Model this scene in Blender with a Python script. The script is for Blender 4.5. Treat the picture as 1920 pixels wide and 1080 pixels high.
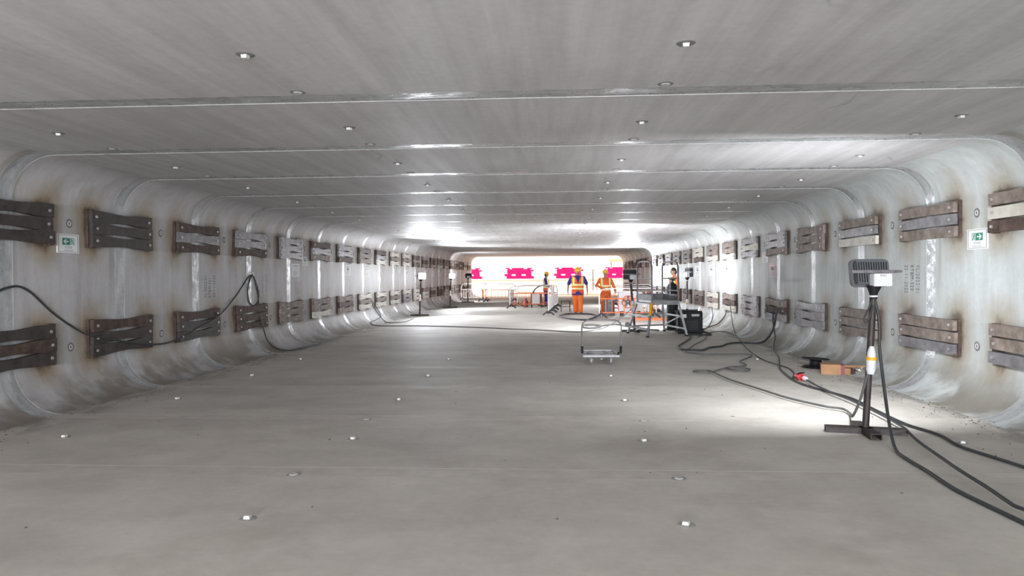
import bpy, math, random
from mathutils import Vector, Matrix
random.seed(7)
PI = math.pi
for o in list(bpy.data.objects):
    bpy.data.objects.remove(o)
scn = bpy.context.scene
COL = scn.collection

# ------------------------------------------------------------------ camera
cd = bpy.data.cameras.new('camera')
cam = bpy.data.objects.new('camera', cd)
COL.objects.link(cam)
cd.sensor_width = 36.0
cd.lens = 25.045
cd.shift_y = -0.006055
cd.clip_start = 0.05
cd.clip_end = 400
Rv, Uv, Fv = Vector((0.9981660851596182, 0.06013930605020887, -0.006908712247666648)), Vector((0.006375863336488013, 0.009047635009009996, 0.9999387424574858)), Vector((-0.06019812957091089, 0.9981489889633426, -0.008647602420369258))
cam.matrix_world = Matrix(((Rv.x, Uv.x, -Fv.x, 0), (Rv.y, Uv.y, -Fv.y, 0), (Rv.z, Uv.z, -Fv.z, 1.5), (0, 0, 0, 1)))
scn.camera = cam

# ------------------------------------------------------------------ world, sun, exposure
w = bpy.data.worlds.new('hazy_sky')
scn.world = w
w.use_nodes = True
bg = w.node_tree.nodes['Background']
bg.inputs[0].default_value = (1.0, 0.985, 0.96, 1)
bg.inputs[1].default_value = 2.4
sun = bpy.data.lights.new('sun', 'SUN')
sun.energy = 3.6
sun.angle = 0.05
sun.color = (1, 0.95, 0.88)
so = bpy.data.objects.new('sun', sun)
COL.objects.link(so)
so.rotation_euler = (math.radians(38), 0, math.radians(-12))
LAMP_W = 110.0          # floodlights inside the tunnel
BACK_FILL_W = 340.0          # unseen floodlights added behind the camera as fill for the foreground
scn.view_settings.view_transform = 'Standard'
scn.view_settings.look = 'None'
scn.view_settings.gamma = 1.0
scn.view_settings.use_curve_mapping = False
scn.view_settings.exposure = 0.0

# ------------------------------------------------------------------ helpers
class MB:
    """collects shapes; build() links them as ONE mesh object"""
    def __init__(s):
        s.v, s.f, s.m, s.s = [], [], [], []
    def add(s, vs, fs, mi=0, smooth=False):
        b = len(s.v)
        s.v += [tuple(x) for x in vs]
        for f in fs:
            s.f.append(tuple(b + i for i in f)); s.m.append(mi); s.s.append(smooth)
        return s
    def box(s, c, d, mi=0, rot=None, taper=1.0):
        hx, hy, hz = d[0]/2, d[1]/2, d[2]/2
        vs = []
        for z in (-hz, hz):
            t = taper if z > 0 else 1.0
            for x, y in ((-hx, -hy), (hx, -hy), (hx, hy), (-hx, hy)):
                p = Vector((x*t, y*t, z))
                if rot is not None: p = rot @ p
                vs.append(p + Vector(c))
        return s.add(vs, [(3, 2, 1, 0), (4, 5, 6, 7), (0, 1, 5, 4), (1, 2, 6, 5), (2, 3, 7, 6), (3, 0, 4, 7)], mi)
    def bar(s, a, b, wx, wz, mi=0, upv=(0, 0, 1)):
        """rectangular bar from a to b"""
        a, b = Vector(a), Vector(b)
        d = (b - a); L = d.length; d.normalize()
        u = Vector(upv)
        if abs(d.dot(u)) > 0.95: u = Vector((0, 1, 0))
        x = d.cross(u).normalized(); z = x.cross(d)
        R = Matrix((x, d, z)).transposed()
        return s.box((a + b)/2, (wx, L, wz), mi, R)
    def ring(s, c, x, y, rx, ry, n):
        return [c + x*(math.cos(2*PI*i/n)*rx) + y*(math.sin(2*PI*i/n)*ry) for i in range(n)]
    def tube(s, pts, r, n=8, mi=0, closed=False, caps=True, smooth=True):
        P = [Vector(p) for p in pts]; N = len(P)
        rs = r if isinstance(r, (list, tuple)) else [r]*N
        vs, fs = [], []
        t0 = (P[1] - P[0]).normalized()
        u = t0.orthogonal().normalized()
        for i in range(N):
            if closed: t = (P[(i+1) % N] - P[i-1])
            else: t = P[min(i+1, N-1)] - P[max(i-1, 0)]
            if t.length < 1e-9: t = t0
            t = t.normalized(); t0 = t
            u = (u - t*u.dot(t))
            if u.length < 1e-6: u = t.orthogonal()
            u.normalize(); v = t.cross(u)
            vs += s.ring(P[i], u, v, rs[i], rs[i], n)
        M = N if closed else N - 1
        for i in range(M):
            a, b = i*n, ((i+1) % N)*n
            for k in range(n):
                fs.append((a+k, a+(k+1) % n, b+(k+1) % n, b+k))
        s.add(vs, fs, mi, smooth)
        if caps and not closed:
            s.add(vs[:n], [tuple(range(n-1, -1, -1))], mi)
            s.add(vs[-n:], [tuple(range(n))], mi)
        return s
    def cyl(s, a, b, r0, r1=None, n=12, mi=0):
        return s.tube([a, b], [r0, r0 if r1 is None else r1], n, mi)
    def lathe(s, prof, c=(0, 0, 0), n=20, mi=0, axis='z', smooth=True):
        vs, fs = [], []
        c = Vector(c)
        for (r, z) in prof:
            for i in range(n):
                a = 2*PI*i/n
                p = Vector((math.cos(a)*r, math.sin(a)*r, z))
                if axis == 'y': p = Vector((p.x, p.z, -p.y))
                if axis == 'x': p = Vector((p.z, p.x, p.y))
                vs.append(p + c)
        for j in range(len(prof)-1):
            for i in range(n):
                fs.append((j*n+i, j*n+(i+1) % n, (j+1)*n+(i+1) % n, (j+1)*n+i))
        return s.add(vs, fs, mi, smooth)
    def ell(s, c, r, nu=14, nv=9, mi=0, rot=None, z0=-1.0, z1=1.0):
        vs, fs = [], []
        for j in range(nv+1):
            a0, a1 = math.asin(z0), math.asin(z1)
            a = a0 + (a1-a0)*j/nv
            for i in range(nu):
                b = 2*PI*i/nu
                p = Vector((math.cos(a)*math.cos(b)*r[0], math.cos(a)*math.sin(b)*r[1], math.sin(a)*r[2]))
                if rot is not None: p = rot @ p
                vs.append(p + Vector(c))
        for j in range(nv):
            for i in range(nu):
                fs.append((j*nu+i, j*nu+(i+1) % nu, (j+1)*nu+(i+1) % nu, (j+1)*nu+i))
        return s.add(vs, fs, mi, True)
    def loft(s, secs, n=18, mi=0):
        """secs: (cx,cy,cz,rx,ry) stacked ellipses, capped"""
        vs, fs = [], []
        for (cx, cy, cz, rx, ry) in secs:
            vs += s.ring(Vector((cx, cy, cz)), Vector((1, 0, 0)), Vector((0, 1, 0)), rx, ry, n)
        for j in range(len(secs)-1):
            for i in range(n):
                fs.append((j*n+i, j*n+(i+1) % n, (j+1)*n+(i+1) % n, (j+1)*n+i))
        fs.append(tuple(range(n-1, -1, -1)))
        k = (len(secs)-1)*n
        fs.append(tuple(k+i for i in range(n)))
        return s.add(vs, fs, mi, True)
    def prism(s, poly, a, b, axis='y', mi=0, smooth=False):
        """poly in the two other axes, extruded from a to b along axis"""
        n = len(poly)
        def P(p, t):
            return {'y': (p[0], t, p[1]), 'x': (t, p[0], p[1]), 'z': (p[0], p[1], t)}[axis]
        v0 = [P(p, a) for p in poly]; v1 = [P(p, b) for p in poly]
        s.add(v0 + v1, [(i, (i+1) % n, n+(i+1) % n, n+i) for i in range(n)], mi, smooth)
        s.add(v0, [tuple(range(n-1, -1, -1))], mi)
        s.add(v1, [tuple(range(n))], mi)
        return s
    def xf(s, M):
        s.v = [tuple(M @ Vector(p)) for p in s.v]; return s
    def mesh(s, name, mats):
        me = bpy.data.meshes.new(name)
        me.from_pydata(s.v, [], s.f)
        for m in mats: me.materials.append(m)
        me.polygons.foreach_set('material_index', s.m)
        me.polygons.foreach_set('use_smooth', s.s)
        me.update()
        bm_fix(me)
        return me
    def build(s, name, mats, parent=None, loc=None):
        if not isinstance(mats, (list, tuple)): mats = [mats]
        return link(name, s.mesh(name, mats), parent, loc)

import bmesh
def bm_fix(me):
    bm = bmesh.new(); bm.from_mesh(me)
    bmesh.ops.recalc_face_normals(bm, faces=bm.faces)
    bm.to_mesh(me); bm.free()
def link(name, data, parent=None, loc=None):
    o = bpy.data.objects.new(name, data)
    COL.objects.link(o)
    if parent is not None: o.parent = parent
    if loc is not None: o.location = loc
    return o
def tag(o, label=None, cat=None, group=None, kind=None):
    if label: o['label'] = label
    if cat: o['category'] = cat
    if group: o['group'] = group
    if kind: o['kind'] = kind
    return o
def thing(name, label, cat, loc=(0, 0, 0), rz=0.0, group=None):
    o = bpy.data.objects.new(name, None)
    COL.objects.link(o)
    o.empty_display_size = 0.1
    o.location = loc; o.rotation_euler = (0, 0, rz)
    return tag(o, label, cat, group)
def struct(name):
    o = bpy.data.objects.new(name, None)
    COL.objects.link(o)
    o.empty_display_size = 0.1
    o['kind'] = 'structure'
    return o
def dup(root, loc, rz, label, group=None):
    r = root.copy(); COL.objects.link(r)
    r.location = loc; r.rotation_euler = (0, 0, rz); r['label'] = label
    if group: r['group'] = group
    for ch in list(root.children):
        c = ch.copy(); COL.objects.link(c); c.parent = r
        for g in list(ch.children):
            d = g.copy(); COL.objects.link(d); d.parent = c
    return r
def spline(pts, sub=6, closed=False):
    P = [Vector(p) for p in pts]; n = len(P); out = []
    rng = range(n) if closed else range(n-1)
    for i in rng:
        p1, p2 = P[i], P[(i+1) % n]
        p0 = P[i-1] if (closed or i > 0) else p1*2 - p2
        p3 = P[(i+2) % n] if (closed or i+2 < n) else p2*2 - p1
        # centripetal-ish tangents, clamped so that cables do not overshoot
        L = (p2-p1).length
        def tan(a, b, c):
            t = (c-a)
            la, lc = (b-a).length, (c-b).length
            return t.normalized()*min(L, 1.2*min(la, lc) if min(la, lc) > 0 else 0) if t.length > 1e-9 else Vector((0, 0, 0))
        m1, m2 = tan(p0, p1, p2), tan(p1, p2, p3)
        for k in range(sub):
            t = k/sub; t2, t3 = t*t, t*t*t
            out.append(p1*(2*t3-3*t2+1) + m1*(t3-2*t2+t) + p2*(-2*t3+3*t2) + m2*(t3-t2))
    if not closed: out.append(P[-1])
    return out

# ------------------------------------------------------------------ materials
def mat(name, col, rough=0.6, metal=0.0, spec=None, emit=None, es=0.0, var=0.0, vscale=6.0, bump=0.0, bscale=30.0):
    m = bpy.data.materials.new(name); m.use_nodes = True
    nt = m.node_tree; b = nt.nodes['Principled BSDF']
    b.inputs['Base Color'].default_value = (*col, 1)
    b.inputs['Roughness'].default_value = rough
    b.inputs['Metallic'].default_value = metal
    if spec is not None: b.inputs['Specular IOR Level'].default_value = spec
    if emit:
        b.inputs['Emission Color'].default_value = (*emit, 1)
        b.inputs['Emission Strength'].default_value = es
    if var or bump:
        g = G(nt)
        co = g.n('ShaderNodeTexCoord').outputs['Object']
        oi = g.n('ShaderNodeObjectInfo').outputs['Random']
        off = g.vmath('ADD', co, g.comb(g.math('MULTIPLY', oi, 37.0), g.math('MULTIPLY', oi, 91.0), 0.0))
        if var:
            nz = g.noise(off, vscale, 4.0, 0.6)
            c = g.ramp(nz, [(0.3, tuple(x*(1-var) for x in col)), (0.7, tuple(min(1, x*(1+var)) for x in col))])
            nt.links.new(c, b.inputs['Base Color'])
        if bump:
            nz = g.noise(off, bscale, 3.0, 0.6)
            bp = g.n('ShaderNodeBump'); bp.inputs['Strength'].default_value = bump; bp.inputs['Distance'].default_value = 0.01
            nt.links.new(nz, bp.inputs['Height']); nt.links.new(bp.outputs[0], b.inputs['Normal'])
    return m
class G:
    def __init__(s, nt): s.nt = nt
    def n(s, t, **k):
        x = s.nt.nodes.new(t)
        for a, b in k.items(): setattr(x, a, b)
        return x
    def put(s, sock, v):
        if hasattr(v, 'is_linked') or hasattr(v, 'links'): s.nt.links.new(v, sock)
        elif isinstance(v, tuple) and len(v) == 3 and sock.type == 'RGBA': sock.default_value = (*v, 1)
        else: sock.default_value = v
    def math(s, op, a, b=0.0, c=None, clamp=False):
        x = s.n('ShaderNodeMath', operation=op); x.use_clamp = clamp
        s.put(x.inputs[0], a); s.put(x.inputs[1], b)
        if c is not None: s.put(x.inputs[2], c)
        return x.outputs[0]
    def vmath(s, op, a, b):
        x = s.n('ShaderNodeVectorMath', operation=op)
        s.put(x.inputs[0], a); s.put(x.inputs[1], b)
        return x.outputs[0]
    def comb(s, a, b, c):
        x = s.n('ShaderNodeCombineXYZ')
        for i, v in enumerate((a, b, c)): s.put(x.inputs[i], v)
        return x.outputs[0]
    def sep(s, v):
        x = s.n('ShaderNodeSeparateXYZ'); s.put(x.inputs[0], v)
        return x.outputs
    def noise(s, v, scale, detail=4.0, rough=0.55):
        x = s.n('ShaderNodeTexNoise')
        s.put(x.inputs['Vector'], v); x.inputs['Scale'].default_value = scale
        x.inputs['Detail'].default_value = detail; x.inputs['Roughness'].default_value = rough
        return x.outputs[0]
    def ramp(s, f, stops):
        x = s.n('ShaderNodeValToRGB'); s.put(x.inputs[0], f)
        e = x.color_ramp.elements
        while len(e) < len(stops): e.new(0.5)
        for el, (p, c) in zip(e, stops):
            el.position = p; el.color = (*c, 1) if len(c) == 3 else c
        return x.outputs[0]
    def mr(s, f, a, b, lo=0.0, hi=1.0, smooth=True):
        x = s.n('ShaderNodeMapRange'); x.interpolation_type = 'SMOOTHSTEP' if smooth else 'LINEAR'
        s.put(x.inputs[0], f)
        for i, v in zip((1, 2, 3, 4), (a, b, lo, hi)): x.inputs[i].default_value = v
        return x.outputs[0]
    def mix(s, f, a, b, mode='MIX'):
        x = s.n('ShaderNodeMix', data_type='RGBA', blend_type=mode)
        s.put(x.inputs[0], f); s.put(x.inputs[6], a); s.put(x.inputs[7], b)
        return x.outputs[2]

S0, SP, HC, XL, XR = 3.231, 2.0952, 2.867, -6.02, 4.85
ZU, ZL = 2.145, 0.72
def jy(k): return S0 + SP*k + (0.06 if k == 1 else 0.04 if k == 2 else 0)

def concrete(name, c0, c1, streak, rough=0.55, rust=0.0, kind='wall'):
    """world-fixed procedural concrete; streak = (sx,sy,sz) stretch of the float marks"""
    m = bpy.data.materials.new(name); m.use_nodes = True
    nt = m.node_tree; b = nt.nodes['Principled BSDF']; g = G(nt)
    pos = g.n('ShaderNodeNewGeometry').outputs['Position']
    rnd = g.n('ShaderNodeObjectInfo').outputs['Random']
    sh = g.vmath('ADD', pos, g.comb(g.math('MULTIPLY', rnd, 53.0), g.math('MULTIPLY', rnd, 17.0), g.math('MULTIPLY', rnd, 29.0)))
    st = g.noise(g.vmath('MULTIPLY', sh, streak), 1.0, 5.0, 0.62)
    cl = g.noise(pos, 0.55, 4.0, 0.6)
    fi = g.noise(pos, 14.0, 5.0, 0.65)
    f = g.math('ADD', g.math('MULTIPLY', st, 0.6), g.math('MULTIPLY', cl, 0.4))
    f = g.math('ADD', f, g.math('MULTIPLY', g.math('SUBTRACT', fi, 0.5), 0.25))
    f = g.math('ADD', f, g.math('MULTIPLY', g.math('SUBTRACT', rnd, 0.5), 0.06))
    col = g.ramp(f, [(0.36, c0), (0.64, c1)])
    xyz = g.sep(pos)
    if kind == 'wall':
        # lime streaks running down the wall
        ls = g.noise(g.vmath('MULTIPLY', sh, (3.0, 9.0, 0.5)), 1.0, 3.0, 0.6)
        col = g.mix(g.math('MULTIPLY', g.mr(ls, 0.60, 0.72), 0.38), col, (0.66, 0.68, 0.65))
        # rust that has bled out around the steel brackets, and below them at the joint
        t = g.math('ADD', xyz[1], SP*20 - S0 + SP/2)
        u = g.math('ABSOLUTE', g.math('SUBTRACT', g.math('MODULO', t, SP), SP/2))
        v = g.math('MINIMUM', g.math('ABSOLUTE', g.math('SUBTRACT', xyz[2], ZU)), g.math('ABSOLUTE', g.math('SUBTRACT', xyz[2], ZL)))
        du = g.math('MAXIMUM', g.math('SUBTRACT', u, 0.66), 0.0)
        dv = g.math('MAXIMUM', g.math('SUBTRACT', v, 0.21), 0.0)
        d = g.math('SQRT', g.math('ADD', g.math('MULTIPLY', du, du), g.math('MULTIPLY', dv, dv)))
        blot = g.noise(g.vmath('ADD', pos, g.comb(0.0, g.math('MULTIPLY', rnd, 5.0), 0.0)), 2.2, 4.0, 0.6)
        d = g.math('ADD', d, g.math('MULTIPLY', g.math('SUBTRACT', 0.62, blot), 0.42))
        ochre = g.mr(d, 0.50, 0.04)
        dark = g.mr(d, 0.17, 0.03)
        amt = g.mr(xyz[1], 22.0, 9.0, 0.35, 1.0)
        edge = g.mr(u, 0.15, 0.62)        # the ends of the bars bleed most
        col = g.mix(g.math('MULTIPLY', g.math('MULTIPLY', g.math('MULTIPLY', ochre, edge), amt), 0.85*rust), col, (0.29, 0.21, 0.11))
        col = g.mix(g.math('MULTIPLY', g.math('MULTIPLY', g.math('MULTIPLY', dark, edge), amt), 0.85*rust), col, (0.065, 0.034, 0.016))
        drip = g.math('MULTIPLY', g.mr(g.noise(g.vmath('MULTIPLY', sh, (1, 7, 0.3)), 1.0, 3.0, 0.5), 0.5, 0.66), g.mr(u, 0.40, 0.12))
        drip = g.math('MULTIPLY', drip, g.mr(xyz[2], 0.9, 1.9))
        col = g.mix(g.math('MULTIPLY', drip, 0.6), col, (0.23, 0.19, 0.12))
        # brown dirt washed into the foot of the wall
        dn = g.noise(g.vmath('MULTIPLY', sh, (1, 1.1, 1.6)), 1.0, 4.0, 0.6)
        dirt = g.math('MULTIPLY', g.mr(xyz[2], 0.60, 0.05), g.mr(dn, 0.38, 0.58))
        col = g.mix(g.math('MULTIPLY', dirt, 0.75), col, (0.17, 0.135, 0.09))
    if kind == 'floor':
        e = g.math('MINIMUM', g.math('SUBTRACT', xyz[0], XL + 0.5), g.math('SUBTRACT', XR - 0.40, xyz[0]))
        dn = g.noise(g.vmath('MULTIPLY', pos, (3.0, 1.0, 1.0)), 1.6, 6.0, 0.7)
        dirt = g.math('MULTIPLY', g.mr(e, 0.75, 0.0), g.mr(dn, 0.40, 0.58))
        col = g.mix(g.math('MULTIPLY', dirt, 0.7), col, (0.16, 0.15, 0.135))
        sc = g.noise(g.vmath('MULTIPLY', pos, (0.7, 2.2, 1)), 1.7, 6.0, 0.72)
        col = g.mix(g.math('MULTIPLY', g.mr(sc, 0.55, 0.75), 0.30), col, (0.60, 0.59, 0.56))
        bl = g.noise(pos, 0.9, 5.0, 0.65)
        col = g.mix(g.math('MULTIPLY', g.mr(bl, 0.46, 0.70), 0.34), col, (0.33, 0.285, 0.235))
    if kind == 'ceiling':
        cr = g.noise(g.vmath('MULTIPLY', sh, (1.2, 0.5, 1)), 1.0, 2.0, 0.5)
        line = g.mr(g.math('ABSOLUTE', g.math('SUBTRACT', cr, 0.5)), 0.012, 0.0)
        msk = g.mr(g.noise(sh, 0.6, 2.0, 0.5), 0.60, 0.70)
        col = g.mix(g.math('MULTIPLY', g.math('MULTIPLY', line, msk), 0.45), col, (0.20, 0.19, 0.19))
    nt.links.new(col, b.inputs['Base Color'])
    b.inputs['Roughness'].default_value = rough
    b.inputs['Specular IOR Level'].default_value = 0.35
    bp = g.n('ShaderNodeBump'); bp.inputs['Strength'].default_value = 0.25; bp.inputs['Distance'].default_value = 0.006
    nt.links.new(g.math('ADD', fi, g.math('MULTIPLY', st, 0.8)), bp.inputs['Height'])
    nt.links.new(bp.outputs[0], b.inputs['Normal'])
    return m

M = {}
M['ceiling'] = concrete('ceiling_concrete', (0.450, 0.438, 0.434), (0.624, 0.612, 0.612), (6.5, 0.35, 3.0), 0.6, kind='ceiling')
M['wall_l'] = concrete('left_wall_concrete', (0.397, 0.385, 0.385), (0.546, 0.535, 0.535), (3.0, 5.0, 0.45), 0.62, rust=1.0)
M['wall_r'] = concrete('right_wall_concrete', (0.448, 0.471, 0.460), (0.609, 0.644, 0.632), (3.0, 5.0, 0.45), 0.62, rust=0.85)
M['floor'] = concrete('floor_concrete', (0.485, 0.452, 0.405), (0.64, 0.60, 0.54), (1.2, 1.6, 1.0), 0.7, kind='floor')

def sealant():
    m = bpy.data.materials.new('glossy_joint_sealant'); m.use_nodes = True
    nt = m.node_tree; b = nt.nodes['Principled BSDF']; g = G(nt)
    pos = g.n('ShaderNodeNewGeometry').outputs['Position']
    n1 = g.noise(pos, 9.0, 5.0, 0.65); n2 = g.noise(g.vmath('MULTIPLY', pos, (2.5, 8, 2.5)), 1.0, 3.0, 0.6)
    nt.links.new(g.ramp(n2, [(0.35, (0.32, 0.325, 0.325)), (0.65, (0.48, 0.495, 0.495))]), b.inputs['Base Color'])
    nt.links.new(g.mr(n1, 0.35, 0.65, 0.20, 0.48), b.inputs['Roughness'])
    b.inputs['Specular IOR Level'].default_value = 0.6
    bp = g.n('ShaderNodeBump'); bp.inputs['Strength'].default_value = 0.5; bp.inputs['Distance'].default_value = 0.012
    nt.links.new(n1, bp.inputs['Height']); nt.links.new(bp.outputs[0], b.inputs['Normal'])
    return m
M['seal'] = sealant()
M['floor_seal'] = mat('floor_joint_mortar', (0.56, 0.52, 0.465), 0.65, var=0.12, vscale=5)
M['rust'] = mat('brown_rusty_steel', (0.085, 0.056, 0.044), 0.72, 0.15, var=0.55, vscale=9, bump=0.5)
M['darksteel'] = mat('dark_mill_steel', (0.064, 0.054, 0.049), 0.6, 0.3, var=0.4, vscale=8, bump=0.4)
M['greysteel'] = mat('grey_worn_steel', (0.20, 0.19, 0.195), 0.5, 0.35, var=0.4, vscale=7, bump=0.4)
M['taupe'] = mat('dusty_rusted_steel', (0.23, 0.185, 0.155), 0.7, 0.1, var=0.45, vscale=7, bump=0.5)
M['pale'] = mat('pale_primed_steel', (0.56, 0.53, 0.46), 0.6, 0.05, var=0.15, vscale=7)
M['bolt'] = mat('worn_bright_steel', (0.42, 0.40, 0.38), 0.4, 0.5, var=0.3)
M['black'] = mat('black_plastic', (0.012, 0.012, 0.014), 0.6, spec=0.25)
M['cable'] = mat('black_cable_rubber', (0.035, 0.037, 0.037), 0.55)
M['cabledusty'] = mat('dusty_grey_cable_rubber', (0.095, 0.095, 0.09), 0.65)
M['white'] = mat('white_plastic', (0.72, 0.72, 0.74), 0.45)
M['lampgrey'] = mat('grey_cast_lamp_housing', (0.115, 0.12, 0.125), 0.5, 0.3)
M['lampdark'] = mat('dark_lamp_housing', (0.055, 0.053, 0.057), 0.5, 0.2)
M['lens'] = mat('lit_led_lens', (0.9, 0.9, 0.9), 0.3, emit=(1.0, 0.98, 0.94), es=30.0)
M['polebrown'] = mat('brown_painted_pole', (0.045, 0.033, 0.03), 0.55, 0.2, var=0.4, vscale=12)
M['yellow'] = mat('yellow_plastic', (0.80, 0.42, 0.02), 0.5)
M['alu'] = mat('dull_aluminium', (0.32, 0.32, 0.315), 0.5, 0.35, var=0.15)
M['aludark'] = mat('dark_grey_sheet', (0.17, 0.17, 0.175), 0.6, 0.2, var=0.2)
M['red'] = mat('red_connector_plastic', (0.72, 0.05, 0.06), 0.45)
M['card'] = mat('brown_cardboard', (0.36, 0.20, 0.10), 0.85, var=0.15)
M['maroon'] = mat('maroon_printed_card', (0.26, 0.085, 0.095), 0.8, var=0.1)
M['cardin'] = mat('dark_inside_of_carton', (0.05, 0.025, 0.022), 0.9)  # near-black brown painting the shade inside the carton; also the crate body
M['foil'] = mat('crumpled_foil', (0.75, 0.72, 0.68), 0.22, 0.9)
M['paper'] = mat('white_paper', (0.80, 0.80, 0.79), 0.7)
M['pinkpaper'] = mat('pale_pink_paper', (0.72, 0.56, 0.56), 0.7, var=0.1, vscale=10)
M['ink'] = mat('grey_print', (0.16, 0.17, 0.18), 0.8)
M['faintink'] = mat('faint_grey_print', (0.45, 0.46, 0.46), 0.8)
M['blueink'] = mat('blue_print', (0.30, 0.38, 0.52), 0.8)
M['green'] = mat('green_print', (0.03, 0.23, 0.15), 0.7)
M['stencil'] = mat('stencilled_grey_paint', (0.13, 0.135, 0.14), 0.9)
M['stencilfaint'] = mat('faded_stencilled_paint', (0.27, 0.275, 0.28), 0.9)
M['socketdark'] = mat('socket_shadow_grout', (0.2, 0.195, 0.19), 0.9, var=0.3)  # dark rim colour paints the shade of a recess that isn't modelled
M['socketwhite'] = mat('white_socket_plug', (0.60, 0.59, 0.56), 0.6)
M['barred'] = mat('magenta_red_barrier_plastic', (0.85, 0.003, 0.11), 0.6, spec=0.2)
M['barorange'] = mat('orange_painted_steel', (0.85, 0.20, 0.07), 0.5)
M['barwhite'] = mat('white_painted_steel', (0.78, 0.74, 0.72), 0.5)
M['rubber'] = mat('black_rubber_foot', (0.05, 0.045, 0.048), 0.7)
M['skin'] = mat('tanned_skin', (0.36, 0.19, 0.12), 0.55)
M['face_dark'] = mat('dark_face_details', (0.03, 0.02, 0.018), 0.6)
M['navy'] = mat('navy_blue_cotton', (0.025, 0.035, 0.20), 0.85, var=0.2, vscale=5)
M['orange'] = mat('orange_work_cotton', (0.72, 0.16, 0.035), 0.85, var=0.12, vscale=5)
M['helmet'] = mat('yellow_helmet_plastic', (0.85, 0.50, 0.02), 0.35)
M['boot'] = mat('grey_black_boot_leather', (0.06, 0.055, 0.055), 0.6)
M['hair'] = mat('black_hair', (0.015, 0.013, 0.012), 0.6)
M['outwall'] = mat('pale_render', (0.72, 0.66, 0.60), 0.8, var=0.06, vscale=0.6)
M['soil'] = mat('warm_pale_shaft_slab', (0.76, 0.55, 0.43), 0.85, var=0.1, vscale=0.8)
M['peach'] = mat('peach_painted_steel', (0.80, 0.33, 0.20), 0.6)
M['grit'] = mat('dark_grit', (0.10, 0.095, 0.085), 0.9, var=0.4)

# ------------------------------------------------------------------ the tunnel: ring by ring
RT, RB, GAP, TH = 0.50, 0.55, 0.23, 0.25
K0, K1 = -1, 23
def wall_profile(off=0.0, n=9):
    """(inward, z) from the ceiling's edge to the floor's edge; off pushes outward"""
    P = []
    for i in range(n+1):
        a = PI/2*i/n
        P.append((RT - (RT+off)*math.sin(a), HC - RT + (RT+off)*math.cos(a)))
    for i in range(n+1):
        a = PI/2*i/n
        P.append((RB - (RB+off)*math.cos(a), RB - (RB+off)*math.sin(a)))
    return P
def wall_piece(xw, sgn, y0, y1, off, th):
    """sgn = +1 for the left wall (inward is +x)"""
    mb = MB()
    I = [(xw + sgn*p, z) for p, z in wall_profile(off)]
    O = [(xw + sgn*p, z) for p, z in wall_profile(off + th)]
    n = len(I)
    v = [(x, y0, z) for x, z in I] + [(x, y1, z) for x, z in I]
    mb.add(v, [(i, i+1, n+i+1, n+i) for i in range(n-1)], 0, True)
    v = [(x, y0, z) for x, z in O] + [(x, y1, z) for x, z in O]
    mb.add(v, [(i, n+i, n+i+1, i+1) for i in range(n-1)], 0, True)
    for y in (y0, y1):
        v = [(x, y, z) for x, z in I] + [(x, y, z) for x, z in O]
        mb.add(v, [(i, i+1, n+i+1, n+i) for i in range(n-1)])
    for i in (0, n-1):
        v = [(*I[i], 0), (*O[i], 0)]
        mb.add([(I[i][0], y0, I[i][1]), (I[i][0], y1, I[i][1]), (O[i][0], y1, O[i][1]), (O[i][0], y0, O[i][1])], [(0, 1, 2, 3)])
    return mb
ceiling, floor = struct('ceiling'), struct('floor')
wall_left, wall_right = struct('wall_left'), struct('wall_right')
cx0, cx1 = XL + RT, XR - RT
fx0, fx1 = XL + RB, XR - RB
def ring(y0, y1):
    L = y1 - y0
    MB().box(((cx0+cx1)/2, (y0+y1)/2, HC+TH/2), (cx1-cx0, L, TH)).build('ceiling_panel', M['ceiling'], ceiling)
    MB().box(((fx0+fx1)/2, (y0+y1)/2, -TH/2), (fx1-fx0, L, TH)).build('floor_slab', M['floor'], floor)
    wall_piece(XL, 1, y0, y1, 0, TH).build('wall_panel', M['wall_l'], wall_left)
    wall_piece(XR, -1, y0, y1, 0, TH).build('wall_panel', M['wall_r'], wall_right)
def seal(y):
    h = GAP/2 + 0.015
    MB().box(((cx0+cx1)/2, y, HC+0.003+0.06), (cx1-cx0+0.02, 2*h, 0.12)).build('joint_seal', M['seal'], ceiling)
    MB().box(((fx0+fx1)/2, y, -0.0004-0.06), (fx1-fx0+0.02, 2*h, 0.12)).build('joint_mortar', M['floor_seal'], floor)
    wall_piece(XL, 1, y-h, y+h, 0.003, 0.1).build('joint_seal', M['seal'], wall_left)
    wall_piece(XR, -1, y-h, y+h, 0.003, 0.1).build('joint_seal', M['seal'], wall_right)
for k in range(K0, K1):
    ring(jy(k) + GAP/2, jy(k+1) - GAP/2)
    seal(jy(k))
# the stretch behind the camera, plainer, and the bulkhead that closes it
ring(-17.0, jy(K0) - GAP/2)
wb = MB().box(((XL+XR)/2, -17.15, HC/2), (XR-XL+0.6, 0.3, HC+0.6)).build('wall_back', M['wall_l'])
tag(wb, kind='structure')
# sockets cast into ceiling, floor and walls
M['socketpale'] = mat('socket_rim_mortar', (0.36, 0.34, 0.31), 0.9, var=0.3)
def socket_mesh(plug, rim='socketdark'):
    mb = MB()
    mb.lathe([(0.0, 0.003), (0.045, 0.003), (0.058, 0.0005), (0.058, -0.004)], n=12, mi=0, smooth=False)
    if plug: mb.box((0, 0, 0.012), (0.040, 0.040, 0.022), 1, taper=0.85)
    else: mb.lathe([(0.018, 0.003), (0.026, 0.010), (0.034, 0.003)], n=10, mi=1)
    return mb.mesh('lifting_socket', [M[rim], M['socketwhite']])
sock_plug, sock_open = socket_mesh(True), socket_mesh(False)
floor_plug, floor_open = socket_mesh(True, 'socketpale'), socket_mesh(False, 'socketpale')
def socket(parent, p, rot, plug=True):
    o = link('lifting_socket', (floor_plug if plug else floor_open) if parent is floor else (sock_plug if plug else sock_open), parent, p)
    o.rotation_euler = rot
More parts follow.
